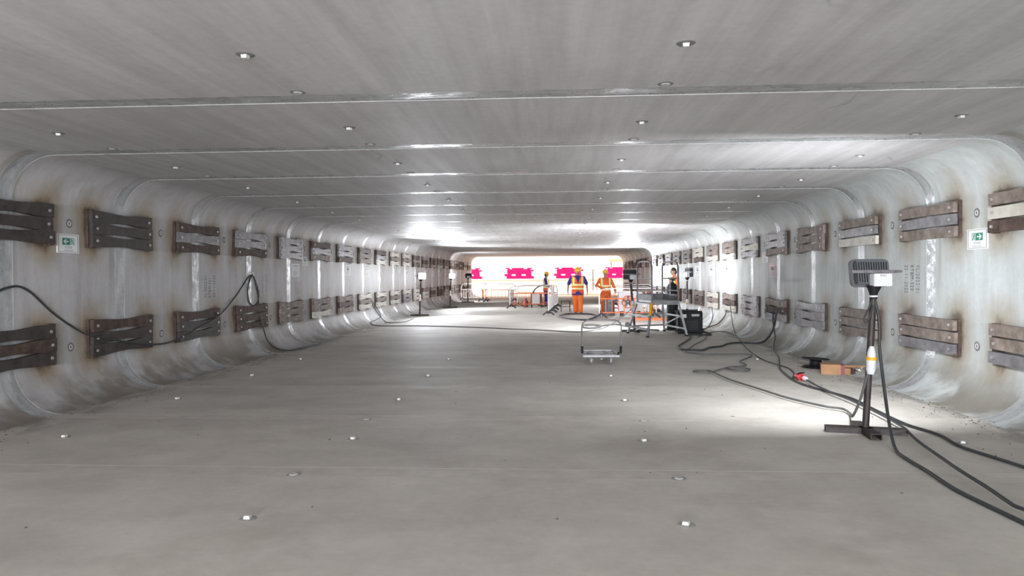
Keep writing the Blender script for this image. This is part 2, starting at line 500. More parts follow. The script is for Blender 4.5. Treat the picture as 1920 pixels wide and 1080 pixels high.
for k in range(0, K1):
    ym = jy(k) + SP/2
    for i, x in enumerate((-4.65, -1.89, 0.80, 3.55)):
        if k < 16:
            socket(ceiling, (x + random.uniform(-.02, .02), ym, HC), (PI, 0, random.uniform(-.4, .4)), True)
            if i in (1, 2) or k < 6: socket(ceiling, (x, jy(k+1) - 0.21, HC), (PI, 0, 0), False)
        if k < 5:
            socket(floor, (x + random.uniform(-.03, .03), ym + 0.03, 0), (0, 0, random.uniform(-.5, .5)), True)
            if k < 2 and i in (1, 2): socket(floor, (x + 0.1*(1 if i == 2 else -1), jy(k+1) - 0.2 + .1, 0), (0, 0, 0), False)
    if 1 <= k < 14:
        for z in (2.185, 0.65):
            socket(wall_left, (XL, ym, z), (0, PI/2, 0), False)
            socket(wall_right, (XR, ym, z), (0, -PI/2, 0), False)

# ------------------------------------------------------------------ shaft beyond the tunnel mouth
YE = jy(K1)
sh = struct('trim_1')
MB().box((-0.6, 54.7, -0.13), (30, 6.5, 0.25)).build('shaft_slab', M['soil'], sh)
MB().box((-0.6, 60.5, 0.35), (60, 5.2, 1.66)).build('retaining_wall', M['outwall'], sh)
MB().box((-0.6, 57.86, 1.20), (60, 0.16, 0.07)).build('coping', M['outwall'], sh)
hs = struct('wall_far')
for i in range(16):
    MB().box((-20 + i*2.6, 63.2 + 0.06*(i % 2), 4.2), (2.56, 0.18, 6.0)).build('hoarding_panel', M['outwall'], hs)
head = struct('trim_2')
MB().box(((XL+XR)/2, YE-0.05, HC+0.50), (XR-XL+6, 0.35, 0.45)).build('portal_beam', M['soil'], head)
for s, x in ((-1, XL-1.65), (1, XR+1.65)):
    MB().box((x, YE-0.05, 1.3), (2.75, 0.35, 3.3)).build('portal_pier', M['outwall'], head)
# ------------------------------------------------------------------ steel brackets bolted across the wall joints
def bar_mesh(kind, matl):
    mb = MB()
    up, N = [], 14
    for i in range(N+1):
        y = -0.68 + 1.36*i/N
        h = 0.064 if kind == 'straight' else 0.056 + 0.022*(1-math.cos(PI*min(1, abs(y)/0.5)))/2
        up.append((y, h))
    poly = up + [(y, -h) for y, h in reversed(up)]
    mb.prism(poly, 0.035, 0.085, 'x', 0)
    for y in (-0.6, 0.6):
        mb.lathe([(0.0, 0.10), (0.018, 0.10), (0.020, 0.084)], (0, 0, 0), 6, 1, axis='z', smooth=False)
        n = 18
        mb.v[-n:] = [(p[2], y + p[0], p[1]) for p in mb.v[-n:]]
    return mb.mesh('steel_bar', [M[matl], M['bolt']])
plate_mesh = MB().box((0.018, 0, 0), (0.036, 0.10, 0.50)).box((0.05, 0, 0.235), (0.05, 0.06, 0.02)).box((0.05, 0, -0.235), (0.05, 0.06, 0.02)).mesh('end_plate', [M['rust']])
bar_cache = {}
def get_bar(kind, matl):
    if (kind, matl) not in bar_cache: bar_cache[(kind, matl)] = bar_mesh(kind, matl)
    return bar_cache[(kind, matl)]
ORD = ['first', 'second', 'third', 'fourth', 'fifth', 'sixth', 'seventh', 'eighth', 'ninth', 'tenth', 'eleventh', 'twelfth', 'thirteenth']
SPECIAL = {('left', 'upper', 2): 'ddd', ('left', 'upper', 3): 'ddd', ('left', 'upper', 4): 'rgr', ('left', 'upper', 5): 'ggr', ('left', 'upper', 6): 'ggg', ('left', 'upper', 7): 'rgt',
           ('left', 'upper', 9): 'dtt', ('left', 'upper', 11): 'ptp', ('left', 'upper', 12): 'ptp',
           ('left', 'lower', 2): 'drd', ('left', 'lower', 3): 'rdd', ('left', 'lower', 4): 'rdd', ('left', 'lower', 5): 'rrr', ('left', 'lower', 6): 'ttt', ('left', 'lower', 7): 'ttp',
           ('left', 'lower', 9): 'ptp', ('left', 'lower', 10): 'ptp', ('left', 'lower', 11): 'ptp',
           ('right', 'upper', 2): 'tpr', ('right', 'upper', 3): 'tgt', ('right', 'upper', 4): 'tgp', ('right', 'upper', 5): 'ttt', ('right', 'upper', 6): 'ggt', ('right', 'upper', 7): 'gpg',
           ('right', 'upper', 8): 'ttp', ('right', 'upper', 9): 'ttp', ('right', 'lower', 2): 'ttg', ('right', 'lower', 3): 'ttg', ('right', 'lower', 4): 'ttt', ('right', 'lower', 5): 'ggg',
           ('right', 'lower', 6): 'trg', ('right', 'lower', 7): 'ggg', ('right', 'lower', 8): 'trp', ('right', 'lower', 9): 'ptp'}
MATKEY = {'d': 'darksteel', 'r': 'rust', 'g': 'greysteel', 't': 'taupe', 'p': 'pale'}
LOOK = {'d': 'dark rusty', 'r': 'brown rusty', 'g': 'grey rusty', 't': 'dusty brown', 'p': 'pale'}
rb = random.Random(3)
for side in ('left', 'right'):
    for row in ('upper', 'lower'):
        for k in range(2, 23):
            code = SPECIAL.get((side, row, k)) or ''.join(rb.choice('ttrgdp' if k > 9 else 'trg') for _ in range(3))
            i = k - 2
            look = LOOK[max(set(code), key=code.count)]
            if 'p' in code and code.count('p') == 2: look = 'pale-barred'
            elif 'p' in code: look = 'pale-striped'
            if i == 0: lab = f"{look} three-bar steel bracket cut off by the photo's {side} edge, {row} row"
            elif k < 13: lab = f"{look} three-bar steel bracket, {ORD[i]} from the photo's {side} edge in {side} wall's {row} row"
            else: lab = f"small {look} steel bracket, {ORD[22-k]} from the bright opening in {side} wall's {row} row"
            x = XL if side == 'left' else XR
            r = thing('joint_bracket', lab, 'bracket', (x, jy(k) + rb.uniform(-.015, .015), ZU if row == 'upper' else ZL), 0 if side == 'left' else PI, 'steel brackets across the wall joints')
            straight = side == 'right' and k <= 4
            st = 0.148 if straight else 0.158
            for c, z in zip(code, (st, 0, -st)):
                o = link('steel_bar', get_bar('straight' if straight else 'dogbone', MATKEY[c]), r, (rb.uniform(-.004, .006), rb.uniform(-.015, .015), z + rb.uniform(-.003, .003)))
                o.rotation_euler = (rb.uniform(-.008, .008), 0, 0)
            for s in (-1, 1):
                o = link('end_plate', plate_mesh, r, (0, s*0.655, 0))
                if straight: o.scale = (1, 1, 0.88)

# ------------------------------------------------------------------ lettering
def text_mb(body, size, mi=0, sx=1.0, space=1.0, ax='left', center=False):
    cu = bpy.data.curves.new('t', 'FONT'); cu.body = body; cu.size = size
    cu.space_character = space; cu.align_x = 'CENTER' if center else 'LEFT'; cu.extrude = 0.0006; cu.resolution_u = 3
    ob = bpy.data.objects.new('t', cu); COL.objects.link(ob)
    dg = bpy.context.evaluated_depsgraph_get()
    me = bpy.data.meshes.new_from_object(ob.evaluated_get(dg))
    mb = MB()
    mb.add([(v.co.x*sx, v.co.y, v.co.z) for v in me.vertices], [tuple(p.vertices) for p in me.polygons], mi)
    bpy.data.objects.remove(ob); bpy.data.curves.remove(cu); bpy.data.meshes.remove(me)
    return mb
WALLM = Matrix(((0, 0, 1, 0), (1, 0, 0, 0), (0, 1, 0, 0), (0, 0, 0, 1)))   # text plane -> wall plane (x = out of the wall)
def wall_text(body, size, m, parent, y, z, x=0.0012, rot=0.0, sx=1.0, space=1.0, center=False, name='text_line'):
    mb = text_mb(body, size, 0, sx, space, center=center)
    mb.xf(Matrix.Translation((x, y, z)) @ WALLM @ Matrix.Rotation(rot, 4, 'Z'))
    return mb.build(name, m, parent)
def stencil(wall, x, rz, y, z, lines, rot, m, size=0.135, sx=0.52, pitch=0.155, space=1.2):
    e = bpy.data.objects.new('stencil_marking', None); COL.objects.link(e); e.parent = wall
    e.location = (x, y, z); e.rotation_euler = (0, 0, rz)
    for i, t in enumerate(lines):
        off = (pitch*(1-i)) if rot < 0 else -(pitch*(1-i))
        wall_text(t, size, m, e, off, 0, rot=rot, sx=sx, space=space)
stencil(wall_right, XR, PI, 10.05, 1.61, ['YL/2022/01', 'RTBM-S20', '25-11-2025'], -PI/2, M['stencil'])
stencil(wall_left, XL, 0, 12.15, 1.15, ['YL/2022/01', 'RTBM-S21', '20-11-2025'], PI/2, M['stencil'])
stencil(wall_left, XL, 0, 14.42, 1.18, ['YL/2022/01', 'RTBM-S22', '15-11-2025'], PI/2, M['stencilfaint'])
stencil(wall_left, XL, 0, 16.45, 1.10, ['YL/2022/01', 'RTBM-S23', '10-11-2025'], PI/2, M['stencilfaint'], sx=.42)

# ------------------------------------------------------------------ exit signs and paper notices
def exit_sign(x, y, z, rz, arrow, label):
    t = thing('exit_sign', label, 'sign', (x, y, z), rz)
    W, H = 0.40, 0.235
    MB().box((0.004, 0, 0), (0.008, W, H)).build('sign_board', M['paper'], t)
    b = MB()
    for s in (-1, 1):
        b.box((0.0085, 0, s*(H/2-0.014)), (0.002, W-0.05, 0.004)); b.box((0.0085, s*(W/2-0.025), 0), (0.002, 0.006, H-0.028))
    b.build('border', M['ink'], t)
    s = arrow   # +1: arrow towards the reader's right
    gy, my = s*0.042, -s*0.065
    MB().box((0.0085, gy, 0.025), (0.002, 0.13, 0.085)).build('green_field', M['green'], t)
    a = MB().box((0.0098, gy-s*0.012, 0.025), (0.002, 0.06, 0.014))
    a.prism([(gy+s*0.05, 0.025), (gy+s*0.008, 0.057), (gy-s*0.008, 0.057), (gy+s*0.020, 0.025), (gy-s*0.008, -0.007), (gy+s*0.008, -0.007)], 0.0088, 0.0108, 'x')
    a.build('arrow', M['paper'], t)
    # door with the running figure
    d = MB()
    for q in (-1, 1): d.box((0.0085, my+q*0.034, 0.025), (0.002, 0.008, 0.085))
    d.box((0.0085, my, 0.064), (0.002, 0.068, 0.007))
    d.lathe([(0, 0), (0.0085, 0), (0.0085, 0.002)], (0, 0, 0), 10, 0)
    n = 30; d.v[-n:] = [(0.0085 + p[2], my + s*0.008 + p[0], 0.051 + p[1]) for p in d.v[-n:]]
    def seg(y0, z0, y1, z1): d.bar((0.0088, my+s*y0, z0), (0.0088, my+s*y1, z1), 0.009, 0.002, 0, (1, 0, 0))
    seg(0.004, .043, -.004, .018); seg(-.004, .018, .014, .006); seg(.014, .006, .010, -.014); seg(-.004, .018, -.012, .0); seg(-.012, 0, -.027, -.004)
    seg(.004, .04, .020, .028); seg(.003, .04, -.016, .032)
    d.build('running_figure', M['green'], t)
    wall_text('逃生路線', 0.033, M['faintink'], t, 0, -0.058, 0.0092, center=True)
    wall_text('Escape Route', 0.030, M['faintink'], t, 0, -0.091, 0.0092, center=True)
exit_sign(XL, 8.48, 1.935, 0, -1, 'white exit sign with green left-pointing arrow on left wall')
exit_sign(XR, 8.49, 1.885, PI, 1, 'white exit sign with green right-pointing arrow on right wall')
def notice(x, y, z, rz, W, H, label, paper='paper', head='blueink', pic=True, group=None):
    t = thing('wall_notice', label, 'notice', (x, y, z), rz, group)
    MB().box((0.002, 0, 0), (0.004, W, H)).build('paper_sheet', M[paper], t)
    MB().box((0.0045, 0, H*0.32), (0.001, W*0.7, H*0.06)).build('heading', M[head], t)
    if pic: MB().box((0.0045, -W*0.05, H*0.10), (0.001, W*0.22, H*0.22)).box((0.0045, W*0.18, H*0.06), (0.001, W*0.10, H*0.12)).build('picture', M['ink'], t)
    m = MB()
    for i in range(4): m.box((0.0045, -W*0.02*i, -H*(0.10+0.09*i)), (0.001, W*(0.62-0.08*(i % 2)), H*0.03))
    m.build('text_line', M['faintink'], t)
notice(XL, 16.23, 1.66, 0, 0.50, 0.31, 'large white paper notice with blue print, nearest on the left wall', pic=False)
notice(XL, 16.86, 1.88, 0, 0.36, 0.22, 'small white notice with dark figure beside bracket above large blue-printed sheet')
notice(XL, 20.42, 1.69, 0, 0.58, 0.31, 'bright white notice with dark picture, third sheet along the left wall')
notice(XL, 22.57, 1.64, 0, 0.52, 0.29, 'white notice with curled bright edge, fourth sheet along the left wall', pic=False)
notice(XR, 16.22, 1.585, PI, 0.54, 0.32, 'pale pink notice under a bracket, nearest paper on the right wall', 'pinkpaper', 'red')
notice(XR, 16.79, 1.875, PI, 0.42, 0.23, 'small cream notice with red print above pale pink sheet, right wall', 'paper', 'red', False)
for i, (ya, W) in enumerate(((20.42, .62), (22.45, .80), (24.6, .80), (26.9, .42))):
    notice(XR, ya, 1.62, PI, W, 0.335, f"bright white notice on right wall, {ORD[i]} beyond the pale pink sheet", group='white notices along the right wall')
for i, k in enumerate((11, 12, 14, 15, 16, 17, 18, 19)):
    y = jy(k) + (0.95 if i == 0 else 0.35)
    notice(XL, y, 1.62 if i else 1.80, 0, 0.42, 0.30, f"tiny white notice on the far left wall, {ORD[i]} beyond the four larger sheets", group='small notices along the far left wall')

# ------------------------------------------------------------------ floodlights on stands
def rrect(w, h, r, n=4):
    P = []
    for cx, cz, a0 in ((w/2-r, h/2-r, 0), (-w/2+r, h/2-r, PI/2), (-w/2+r, -h/2+r, PI), (w/2-r, -h/2+r, 3*PI/2)):
        for i in range(n+1):
            a = a0 + PI/2*i/n
            P.append((cx + math.cos(a)*r, cz + math.sin(a)*r))
    return P
def lamp_stand(label, loc, face, power, lean=(0.0, 0.0), base_rz=0.0, head='lampdark', on_lens=True, near=False, tilt=0.0, zc=1.51, group=None, spread=PI):
    """face = direction the lamp looks, in the floor plane"""
    t = thing('floodlight_stand', label, 'lamp', loc, 0, group)
    px, py = lean
    base = MB()
    for a, L in ((base_rz, 0.70), (base_rz - PI/2 + 0.12, 0.60)):
        R = Matrix.Rotation(a, 3, 'Z')
        d = R @ Vector((1, 0, 0)); n = R @ Vector((0, 1, 0))
        dz = 0.0 if L > 0.65 else 0.0
        arm = MB()
        arm.bar(d*(-L/2) + Vector((0, 0, .052)), d*(L/2) + Vector((0, 0, .052)), 0.10, 0.008)
        for s in (-1, 1): arm.bar(d*(-L/2) + n*s*.046 + Vector((0, 0, .026)), d*(L/2) + n*s*.046 + Vector((0, 0, .026)), 0.008, 0.052)
        arm.build('base_arm', M['polebrown'] if near else M['darksteel'], t)
    MB().tube([(0, 0, 0.05), (px*.98, py*.98, zc-0.22)], 0.031, 12).build('pole', M['polebrown'], t)
    hx, hy = px, py
    a = math.atan2(-face[0], face[1])
    R = Matrix.Translation((hx, hy, zc)) @ Matrix.Rotation(a, 4, 'Z')
    Rt = R @ Matrix.Rotation(tilt, 4, 'X')
    c = MB().tube([(0, 0, -0.25), (0, 0, -0.20), (0.005, 0, -0.145), (0.005, 0, -0.125)], [0.034, 0.038, 0.062, 0.064], 12)
    c.xf(R).build('pole_socket', M['black'], t)
    MB().lathe([(0.036, -0.009), (0.040, 0.0), (0.036, 0.009)], (0, 0, -0.225), 12).xf(R).build('cable_tie', M['white'], t)
    # junction box behind the head, with its lid
    b = MB().prism(rrect(0.175, 0.118, 0.012, 2), -0.075, 0.0, 'y').xf(R @ Matrix.Translation((0.05, 0.0, -0.073)))
    jb = b.build('junction_box', M['white'], t)
    l = MB().prism(rrect(0.165, 0.108, 0.012, 2), -0.083, -0.075, 'y').xf(R @ Matrix.Translation((0.05, 0.0, -0.073)))
    l.build('lid', M['white'], jb)
    if near:
        tm = text_mb('IP65C', 0.026, 0, center=True)
        tm.xf(R @ Matrix.Translation((0.05, -0.0835, -0.040)) @ Matrix.Rotation(PI/2, 4, 'X'))
        tm.build('lettering', M['ink'], jb)
    # head: housing with rim, cooling fins on the back, lens on the front
    h = MB().prism(rrect(0.38, 0.265, 0.05), 0.055, 0.085, 'y').prism(rrect(0.32, 0.215, 0.03), 0.03, 0.056, 'y', 1)
    hs_ = h.xf(Rt).build('lamp_housing', [M[head], M['lampdark']], t)
    f = MB()
    for i in range(13): f.box((-0.144 + 0.024*i, 0.026, 0.0), (0.011, 0.045, 0.20))
    for s in (-1, 1): f.box((0, 0.028, s*0.103), (0.31, 0.045, 0.012))
    f.xf(Rt).build('cooling_fins', M['lampgrey'] if near else M[head], hs_)
    ln = MB().prism(rrect(0.34, 0.225, 0.03), 0.085, 0.089, 'y').xf(Rt).build('lens', M['lens'], hs_)
    br = MB().box((0.02, -0.003, 0.005), (0.45, 0.008, 0.028)).box((-0.197, 0.035, 0.005), (0.008, 0.075, 0.028)).box((0.197, 0.035, 0.005), (0.008, 0.075, 0.028)).box((0.235, -0.003, 0.005), (0.075, 0.02, 0.024))
    br.xf(R).build('mounting_bar', M['greysteel'], t)
    # inline plug strapped to the pole
    q = 0.46
    P = lambda z: Vector((px*z/zc, py*z/zc - 0.045, z))
    cn = MB().tube([P(0.56), P(0.60), P(0.68), P(0.69)], [0.030, 0.040, 0.042, 0.04], 12, 0).tube([P(0.69), P(0.72)], 0.046, 12, 1).tube([P(0.72), P(0.76), P(0.80), P(0.82)], [0.038, 0.036, 0.026, 0.018], 12, 0)
    cn.build('plug_connector', [M['white'], M['yellow']], t)
    la = bpy.data.lights.new('lamp_light', 'AREA')
    la.shape = 'RECTANGLE'; la.size = 0.33; la.size_y = 0.215; la.energy = power
    la.spread = spread; la.color = (0.935, 0.975, 1.05)
    lo = bpy.data.objects.new('lamp_light', la); COL.objects.link(lo); lo.parent = t
    lo.matrix_local = Rt @ Matrix.Translation((0, 0.092, 0)) @ Matrix.Rotation(PI/2, 4, 'X')
    return t
lamp_stand('floodlight with finned grey back on brown cross-footed stand, nearest on the right', (2.90, 6.86, 0), (-0.12, 1), LAMP_W*0.88, (0.075, 0.0), -0.22, 'lampgrey', near=True, tilt=-0.14)
lamp_stand('black floodlight seen from behind on stand left of aluminium podium steps', (2.09, 18.9, 0), (-0.25, 1), LAMP_W*2.2, (-0.10, 0.0), 0.05)
lamp_stand('floodlight stand behind the black generator, lamp turned to the right wall', (3.62, 19.9, 0), (1.0, 0.30), LAMP_W*0.16, (0.02, 0.0), 0.1, zc=1.56)
lamp_stand('nearest glowing floodlight on dark pole stand along the left wall', (-5.14, 26.8, 0), (0.74, -0.68), LAMP_W*1.65, (0.055, 0), 0.0, spread=2.5)
lamp_stand('farther glowing floodlight with coiled cable on its pole, left wall', (-4.97, 33.5, 0), (0.74, -0.68), LAMP_W*1.65, (0.055, 0), 0.02, spread=2.5)
lamp_stand('dark floodlight seen from behind on pole at left of bright opening', (-4.93, 40.1, 0), (0.3, 1), LAMP_W, (0.02, 0), 0.0)
lamp_stand('floodlight stand hidden behind the podium steps near right wall far end', (3.80, 36.5, 0), (-0.25, -1), LAMP_W*2.4, (0, 0), 0.0, tilt=0.06)
for i_, (x, y, f, w_) in enumerate(((-3.6, -4.5, (0.1, 1), .38), (2.6, -4.5, (-0.05, 1), .45), (-1.0, -10.5, (0, 1), 2.6), (-4.0, -11.5, (0, 1), 2.6), (3.0, -11.5, (0, 1), 2.6))):  # stands added out of view, only to fill the near tunnel with light
    lamp_stand(['work floodlight close behind the photographer near left wall', 'work floodlight close behind the photographer near right wall', 'work floodlight far behind the photographer in mid tunnel', 'work floodlight far behind the photographer near left wall', 'work floodlight far behind the photographer near right wall'][i_], (x, y, 0), f, BACK_FILL_W*w_, (0, 0), 0.0, group='work lamps behind the photographer')

# ------------------------------------------------------------------ platform trolley
t = thing('platform_trolley', 'small grey platform trolley with tall hoop handle on bare floor', 'trolley', (0.75, 12.35, 0), 0.03)
d = MB()
for s in (-1, 1):
    d.box((s*0.285, 0, 0.15), (0.035, 0.86, 0.035)); d.box((0, s*0.42, 0.15), (0.60, 0.035, 0.035))
d.build('deck_frame', M['alu'], t)
for x in (-0.13, 0.13): MB().box((x, 0, 0.145), (0.06, 0.82, 0.012)).build('deck_slat', M['greysteel'], t)
for y in (-0.20, 0.12): MB().box((0, y, 0.158), (0.54, 0.05, 0.012)).build('deck_slat', M['greysteel'], t)
hd = [(-0.315, -0.43, 0.14), (-0.322, -0.47, 0.45), (-0.325, -0.49, 0.64), (-0.30, -0.495, 0.71), (-0.23, -0.50, 0.75), (0, -0.50, 0.757), (0.23, -0.50, 0.75), (0.30, -0.495, 0.71), (0.325, -0.49, 0.64), (0.322, -0.47, 0.45), (0.315, -0.43, 0.14)]
MB().tube(spline(hd, 4), 0.013, 10).build('hoop_handle', M['greysteel'], t)
for s in (-1, 1): MB().tube([(s*0.3175, -0.445, 0.20), (s*0.321, -0.46, 0.32)], 0.020, 10).build('handle_sleeve', M['black'], t)
for x in (-0.165, 0.165):
    for y in (-0.33, 0.33):
        wmb = MB().lathe([(0.0, -0.022), (0.060, -0.022), (0.070, -0.014), (0.070, 0.014), (0.060, 0.022), (0.0, 0.022)], (x, y, 0.070), 16, 0, 'x')
        wo = wmb.build('wheel', M['alu'], t)
        MB().box((x-0.03, y, 0.10), (0.006, 0.05, 0.085)).box((x+0.03, y, 0.10), (0.006, 0.05, 0.085)).build('wheel_fork', M['greysteel'], wo)
MB().bar((-0.165, -0.33, 0.105), (0.165, 0.33, 0.105), 0.02, 0.02).bar((0.165, -0.33, 0.105), (-0.165, 0.33, 0.105), 0.02, 0.02).build('cross_brace', M['greysteel'], t)
MB().box((0.29, -0.36, 0.18), (0.03, 0.04, 0.06)).build('black_stop', M['black'], t)

# ------------------------------------------------------------------ aluminium podium steps
px, py = 2.60, 18.05
t = thing('podium_steps', 'aluminium podium steps with two hoop guardrails beside black generator', 'ladder', (px, py, 0))
L = lambda x, y, z: (x-px, y-py, z)
A, B, C_, D = (2.36, 17.55), (3.02, 17.72), (2.78, 18.68), (2.12, 18.52)
fa, fb, fc, fd = (2.20, 17.17), (3.19, 17.52), (2.88, 19.05), (1.86, 18.42)
zp = 0.86
dk = MB()
n4 = [L(*A, zp), L(*B, zp), L(*C_, zp), L(*D, zp)]
dk.add([(x, y, zp-0.05) for x, y, _ in n4] + [(x, y, zp) for x, y, _ in n4], [(3, 2, 1, 0), (4, 5, 6, 7), (0, 1, 5, 4), (1, 2, 6, 5), (2, 3, 7, 6), (3, 0, 4, 7)])
dk.build('deck', M['alu'], t)
for p, q in ((A, D), (D, C_), (C_, B)):
    MB().bar(L(*p, zp+0.075), L(*q, zp+0.075), 0.012, 0.15).build('toe_board', M['aludark'], t)
legs = []
for p, q in ((A, fa), (B, fb), (C_, fc), (D, fd)):
    lg = MB().bar(L(*p, zp-0.03), L(*q, 0.03), 0.05, 0.05, 0).build('leg', M['alu'], t)
    MB().box(L(*q, 0.018), (0.07, 0.07, 0.036)).build('foot', M['black'], lg)
def at(p, q, z): # point on a leg at height z
    k = (zp-z)/zp
    return (p[0]+(q[0]-p[0])*k, p[1]+(q[1]-p[1])*k)
for z in (0.78, 0.48, 0.18):
    for (p, fp), (q, fq) in (((B, fb), (C_, fc)), ((C_, fc), (D, fd)), ((A, fa), (B, fb))):
        if z > 0.7 or (p, q) != (A, B): MB().bar(L(*at(p, fp, z), z), L(*at(q, fq, z), z), 0.028, 0.04).build('crossbar', M['alu'], t)
    MB().bar(L(*at(A, fa, z), z), L(*at(D, fd, z), z), 0.11, 0.035).build('step', M['alu'], t)
MB().bar(L(*at(A, fa, .5), .5), L(*at(A, fa, .80), .80), 0.054, 0.054).build('yellow_label', M['yellow'], t)
MB().bar(L(*at(B, fb, .5), .5), L(*at(C_, fc, .18), .18), 0.02, 0.03).build('brace', M['alu'], t)
for p, q in ((A, D), (B, C_)):
    hp = [L(*p, zp-.1), L(*p, 1.70), L(p[0]*.93+q[0]*.07, p[1]*.93+q[1]*.07, 1.79), L(p[0]*.80+q[0]*.2, p[1]*.8+q[1]*.2, 1.825), L(p[0]*.2+q[0]*.8, p[1]*.2+q[1]*.8, 1.825), L(p[0]*.07+q[0]*.93, p[1]*.07+q[1]*.93, 1.79), L(*q, 1.70), L(*q, zp-.1)]
    g_ = MB().tube(hp, 0.022, 10).build('hoop_guardrail', M['greysteel'], t)
    for z in (1.10, 1.40):
        MB().tube([L(*p, z), L(*q, z)], 0.016, 8).build('mid_rail', M['greysteel'], g_)
MB().tube([L(*D, 1.10), L(*C_, 1.10)], 0.014, 8).build('back_rail', M['alu'], t)
m_ = ((B[0]+C_[0])/2, (B[1]+C_[1])/2)
MB().bar(L(*m_, .9), L(*m_, 1.38), 0.02, 0.02).build('rail_post', M['alu'], t)
wl = MB().lathe([(0, -0.02), (0.05, -0.02), (0.062, -0.01), (0.062, 0.01), (0.05, 0.02), (0, 0.02)], L(1.83, 18.22, 0.24), 16, 0, 'y', False).build('wheel', M['greysteel'], t)
MB().bar(L(1.83, 18.22, 0.24), L(*at(D, fd, .24), .24), 0.02, 0.02).build('axle', M['alu'], wl)

# ------------------------------------------------------------------ gas cylinder, generator
t = thing('gas_cylinder', 'tall black gas cylinder standing behind aluminium podium steps', 'cylinder', (3.16, 19.45, 0))
MB().lathe([(0.0, 0.0), (0.13, 0.0), (0.15, 0.03), (0.15, 1.10), (0.14, 1.17), (0.11, 1.23), (0.06, 1.27), (0.045, 1.29), (0.0, 1.29)], n=24).build('shell', M['black'], t)
MB().tube([(0, 0, 1.28), (0, 0, 1.36)], [0.04, 0.03], 12).tube([(0, 0, 1.345), (0.08, -0.02, 1.345)], 0.016, 8).build('valve', M['darksteel'], t)
MB().lathe([(0.0, 1.42), (0.10, 1.42), (0.115, 1.40), (0.10, 1.375), (0.05, 1.36), (0.0, 1.36)], n=16).build('valve_guard', M['black'], t)
MB().box((0.0, 0, 0.02), (0.36, 0.36, 0.04)).build('base_tray', M['black'], t)

t = thing('generator', 'boxy black generator with white labels on floor beside podium steps', 'generator', (3.42, 18.55, 0), -0.06)
hw, hh, hd_ = 0.29, 0.57, 0.36
g_ = MB().prism(rrect(2*hw-.03, hh-.06, 0.03), -hd_+.01, hd_-.01, 'y').xf(Matrix.Translation((0, 0, hh/2+0.02)))
g_.build('body', M['black'], t)
fr = MB()
for sx in (-1, 1):
    for sy in (-1, 1):
        fr.tube([(sx*hw, sy*hd_, 0.0), (sx*hw, sy*hd_, hh-.03), (sx*(hw-.03), sy*hd_, hh)], 0.016, 8)
    fr.tube([(sx*hw, -hd_, hh-.04), (sx*hw, hd_, hh-.04)], 0.015, 8); fr.tube([(sx*hw, -hd_, 0.03), (sx*hw, hd_, 0.03)], 0.018, 8)
for sy in (-1, 1):
    fr.tube([(-hw, sy*hd_, hh-.005), (hw, sy*hd_, hh-.005)], 0.016, 8); fr.tube([(-hw, sy*hd_, .03), (hw, sy*hd_, .03)], 0.018, 8)
fr.build('tube_frame', M['black'], t)
MB().box((-0.17, -hd_-.003, 0.45), (0.15, 0.012, 0.09)).build('white_label', M['paper'], t)
MB().box((0.13, -hd_-.003, 0.47), (0.19, 0.012, 0.055)).build('grey_label', M['alu'], t)
vg = MB()
for i in range(6): vg.box((0.02, -hd_-.001, 0.12+.04*i), (0.34, 0.014, 0.012))
vg.build('vent_louvre', M['darksteel'], t)
for sx in (-1, 1):
    for sy in (-1, 1): MB().cyl((sx*(hw-.05), sy*(hd_-.06), 0), (sx*(hw-.05), sy*(hd_-.06), 0.05), 0.03, n=10).build('foot', M['rubber'], t)

# ------------------------------------------------------------------ bits near the right wall
t = thing('cable_reel', 'empty black cable reel lying flat behind the cardboard box', 'reel', (4.14, 11.62, 0), 0.3)
for z, tl in ((0.012, 0.0), (0.145, 0.06)):
    MB().lathe([(0.05, -0.008), (0.20, -0.008), (0.212, 0.0), (0.20, 0.008), (0.05, 0.008), (0.05, -0.008)], (0, 0, 0), 28).xf(Matrix.Translation((0, 0, z)) @ Matrix.Rotation(tl, 4, 'Y')).build('flange', M['black'], t)
MB().lathe([(0.05, 0.01), (0.09, 0.012), (0.09, 0.14), (0.05, 0.14)], n=20).build('hub', M['black'], t)

t = thing('cardboard_box', 'torn brown cardboard carton lying open by right wall with black reel behind', 'box', (4.22, 10.93, 0), -0.28)
MB().prism([(-0.24, 0.0), (0.03, 0.0), (0.03, 0.145), (-0.24, 0.145)], -0.13, 0.11, 'y').build('closed_end', M['card'], t)
MB().box((0.055, -0.02, 0.072), (0.05, 0.235, 0.135)).build('printed_end', M['maroon'], t)
op = MB()
op.box((0.25, 0.0, 0.004), (0.36, 0.24, 0.006)); op.box((0.23, 0.115, 0.06), (0.32, 0.006, 0.115)); op.box((0.12, -0.118, 0.05), (0.08, 0.006, 0.10), 0, Matrix.Rotation(0.25, 3, 'X'))
op.build('open_tray', M['card'], t)
MB().box((0.15, 0.0, 0.045), (0.11, 0.20, 0.075)).build('dark_hollow', M['cardin'], t)  # solid block; its dark colour stands for the shade inside the carton
MB().box((0.40, -0.03, 0.060), (0.10, 0.20, 0.004), 0, Matrix.Rotation(-0.9, 3, 'Y')).box((0.43, 0.02, 0.05), (0.006, 0.22, 0.10)).build('flap', M['card'], t)
fo = MB().ell((0.275, -0.05, 0.058), (0.075, 0.06, 0.052), 14, 9)
rf = random.Random(5)
fo.v = [tuple(Vector(p) + Vector((rf.uniform(-.012, .012), rf.uniform(-.012, .012), rf.uniform(-.010, .012)))) for p in fo.v]
fo.s = [False]*len(fo.s)
tag(fo.build('foil_lump', M['foil'], None, (4.21, 10.86, 0)), 'crumpled shiny foil lump lying in the open cardboard box', 'foil')

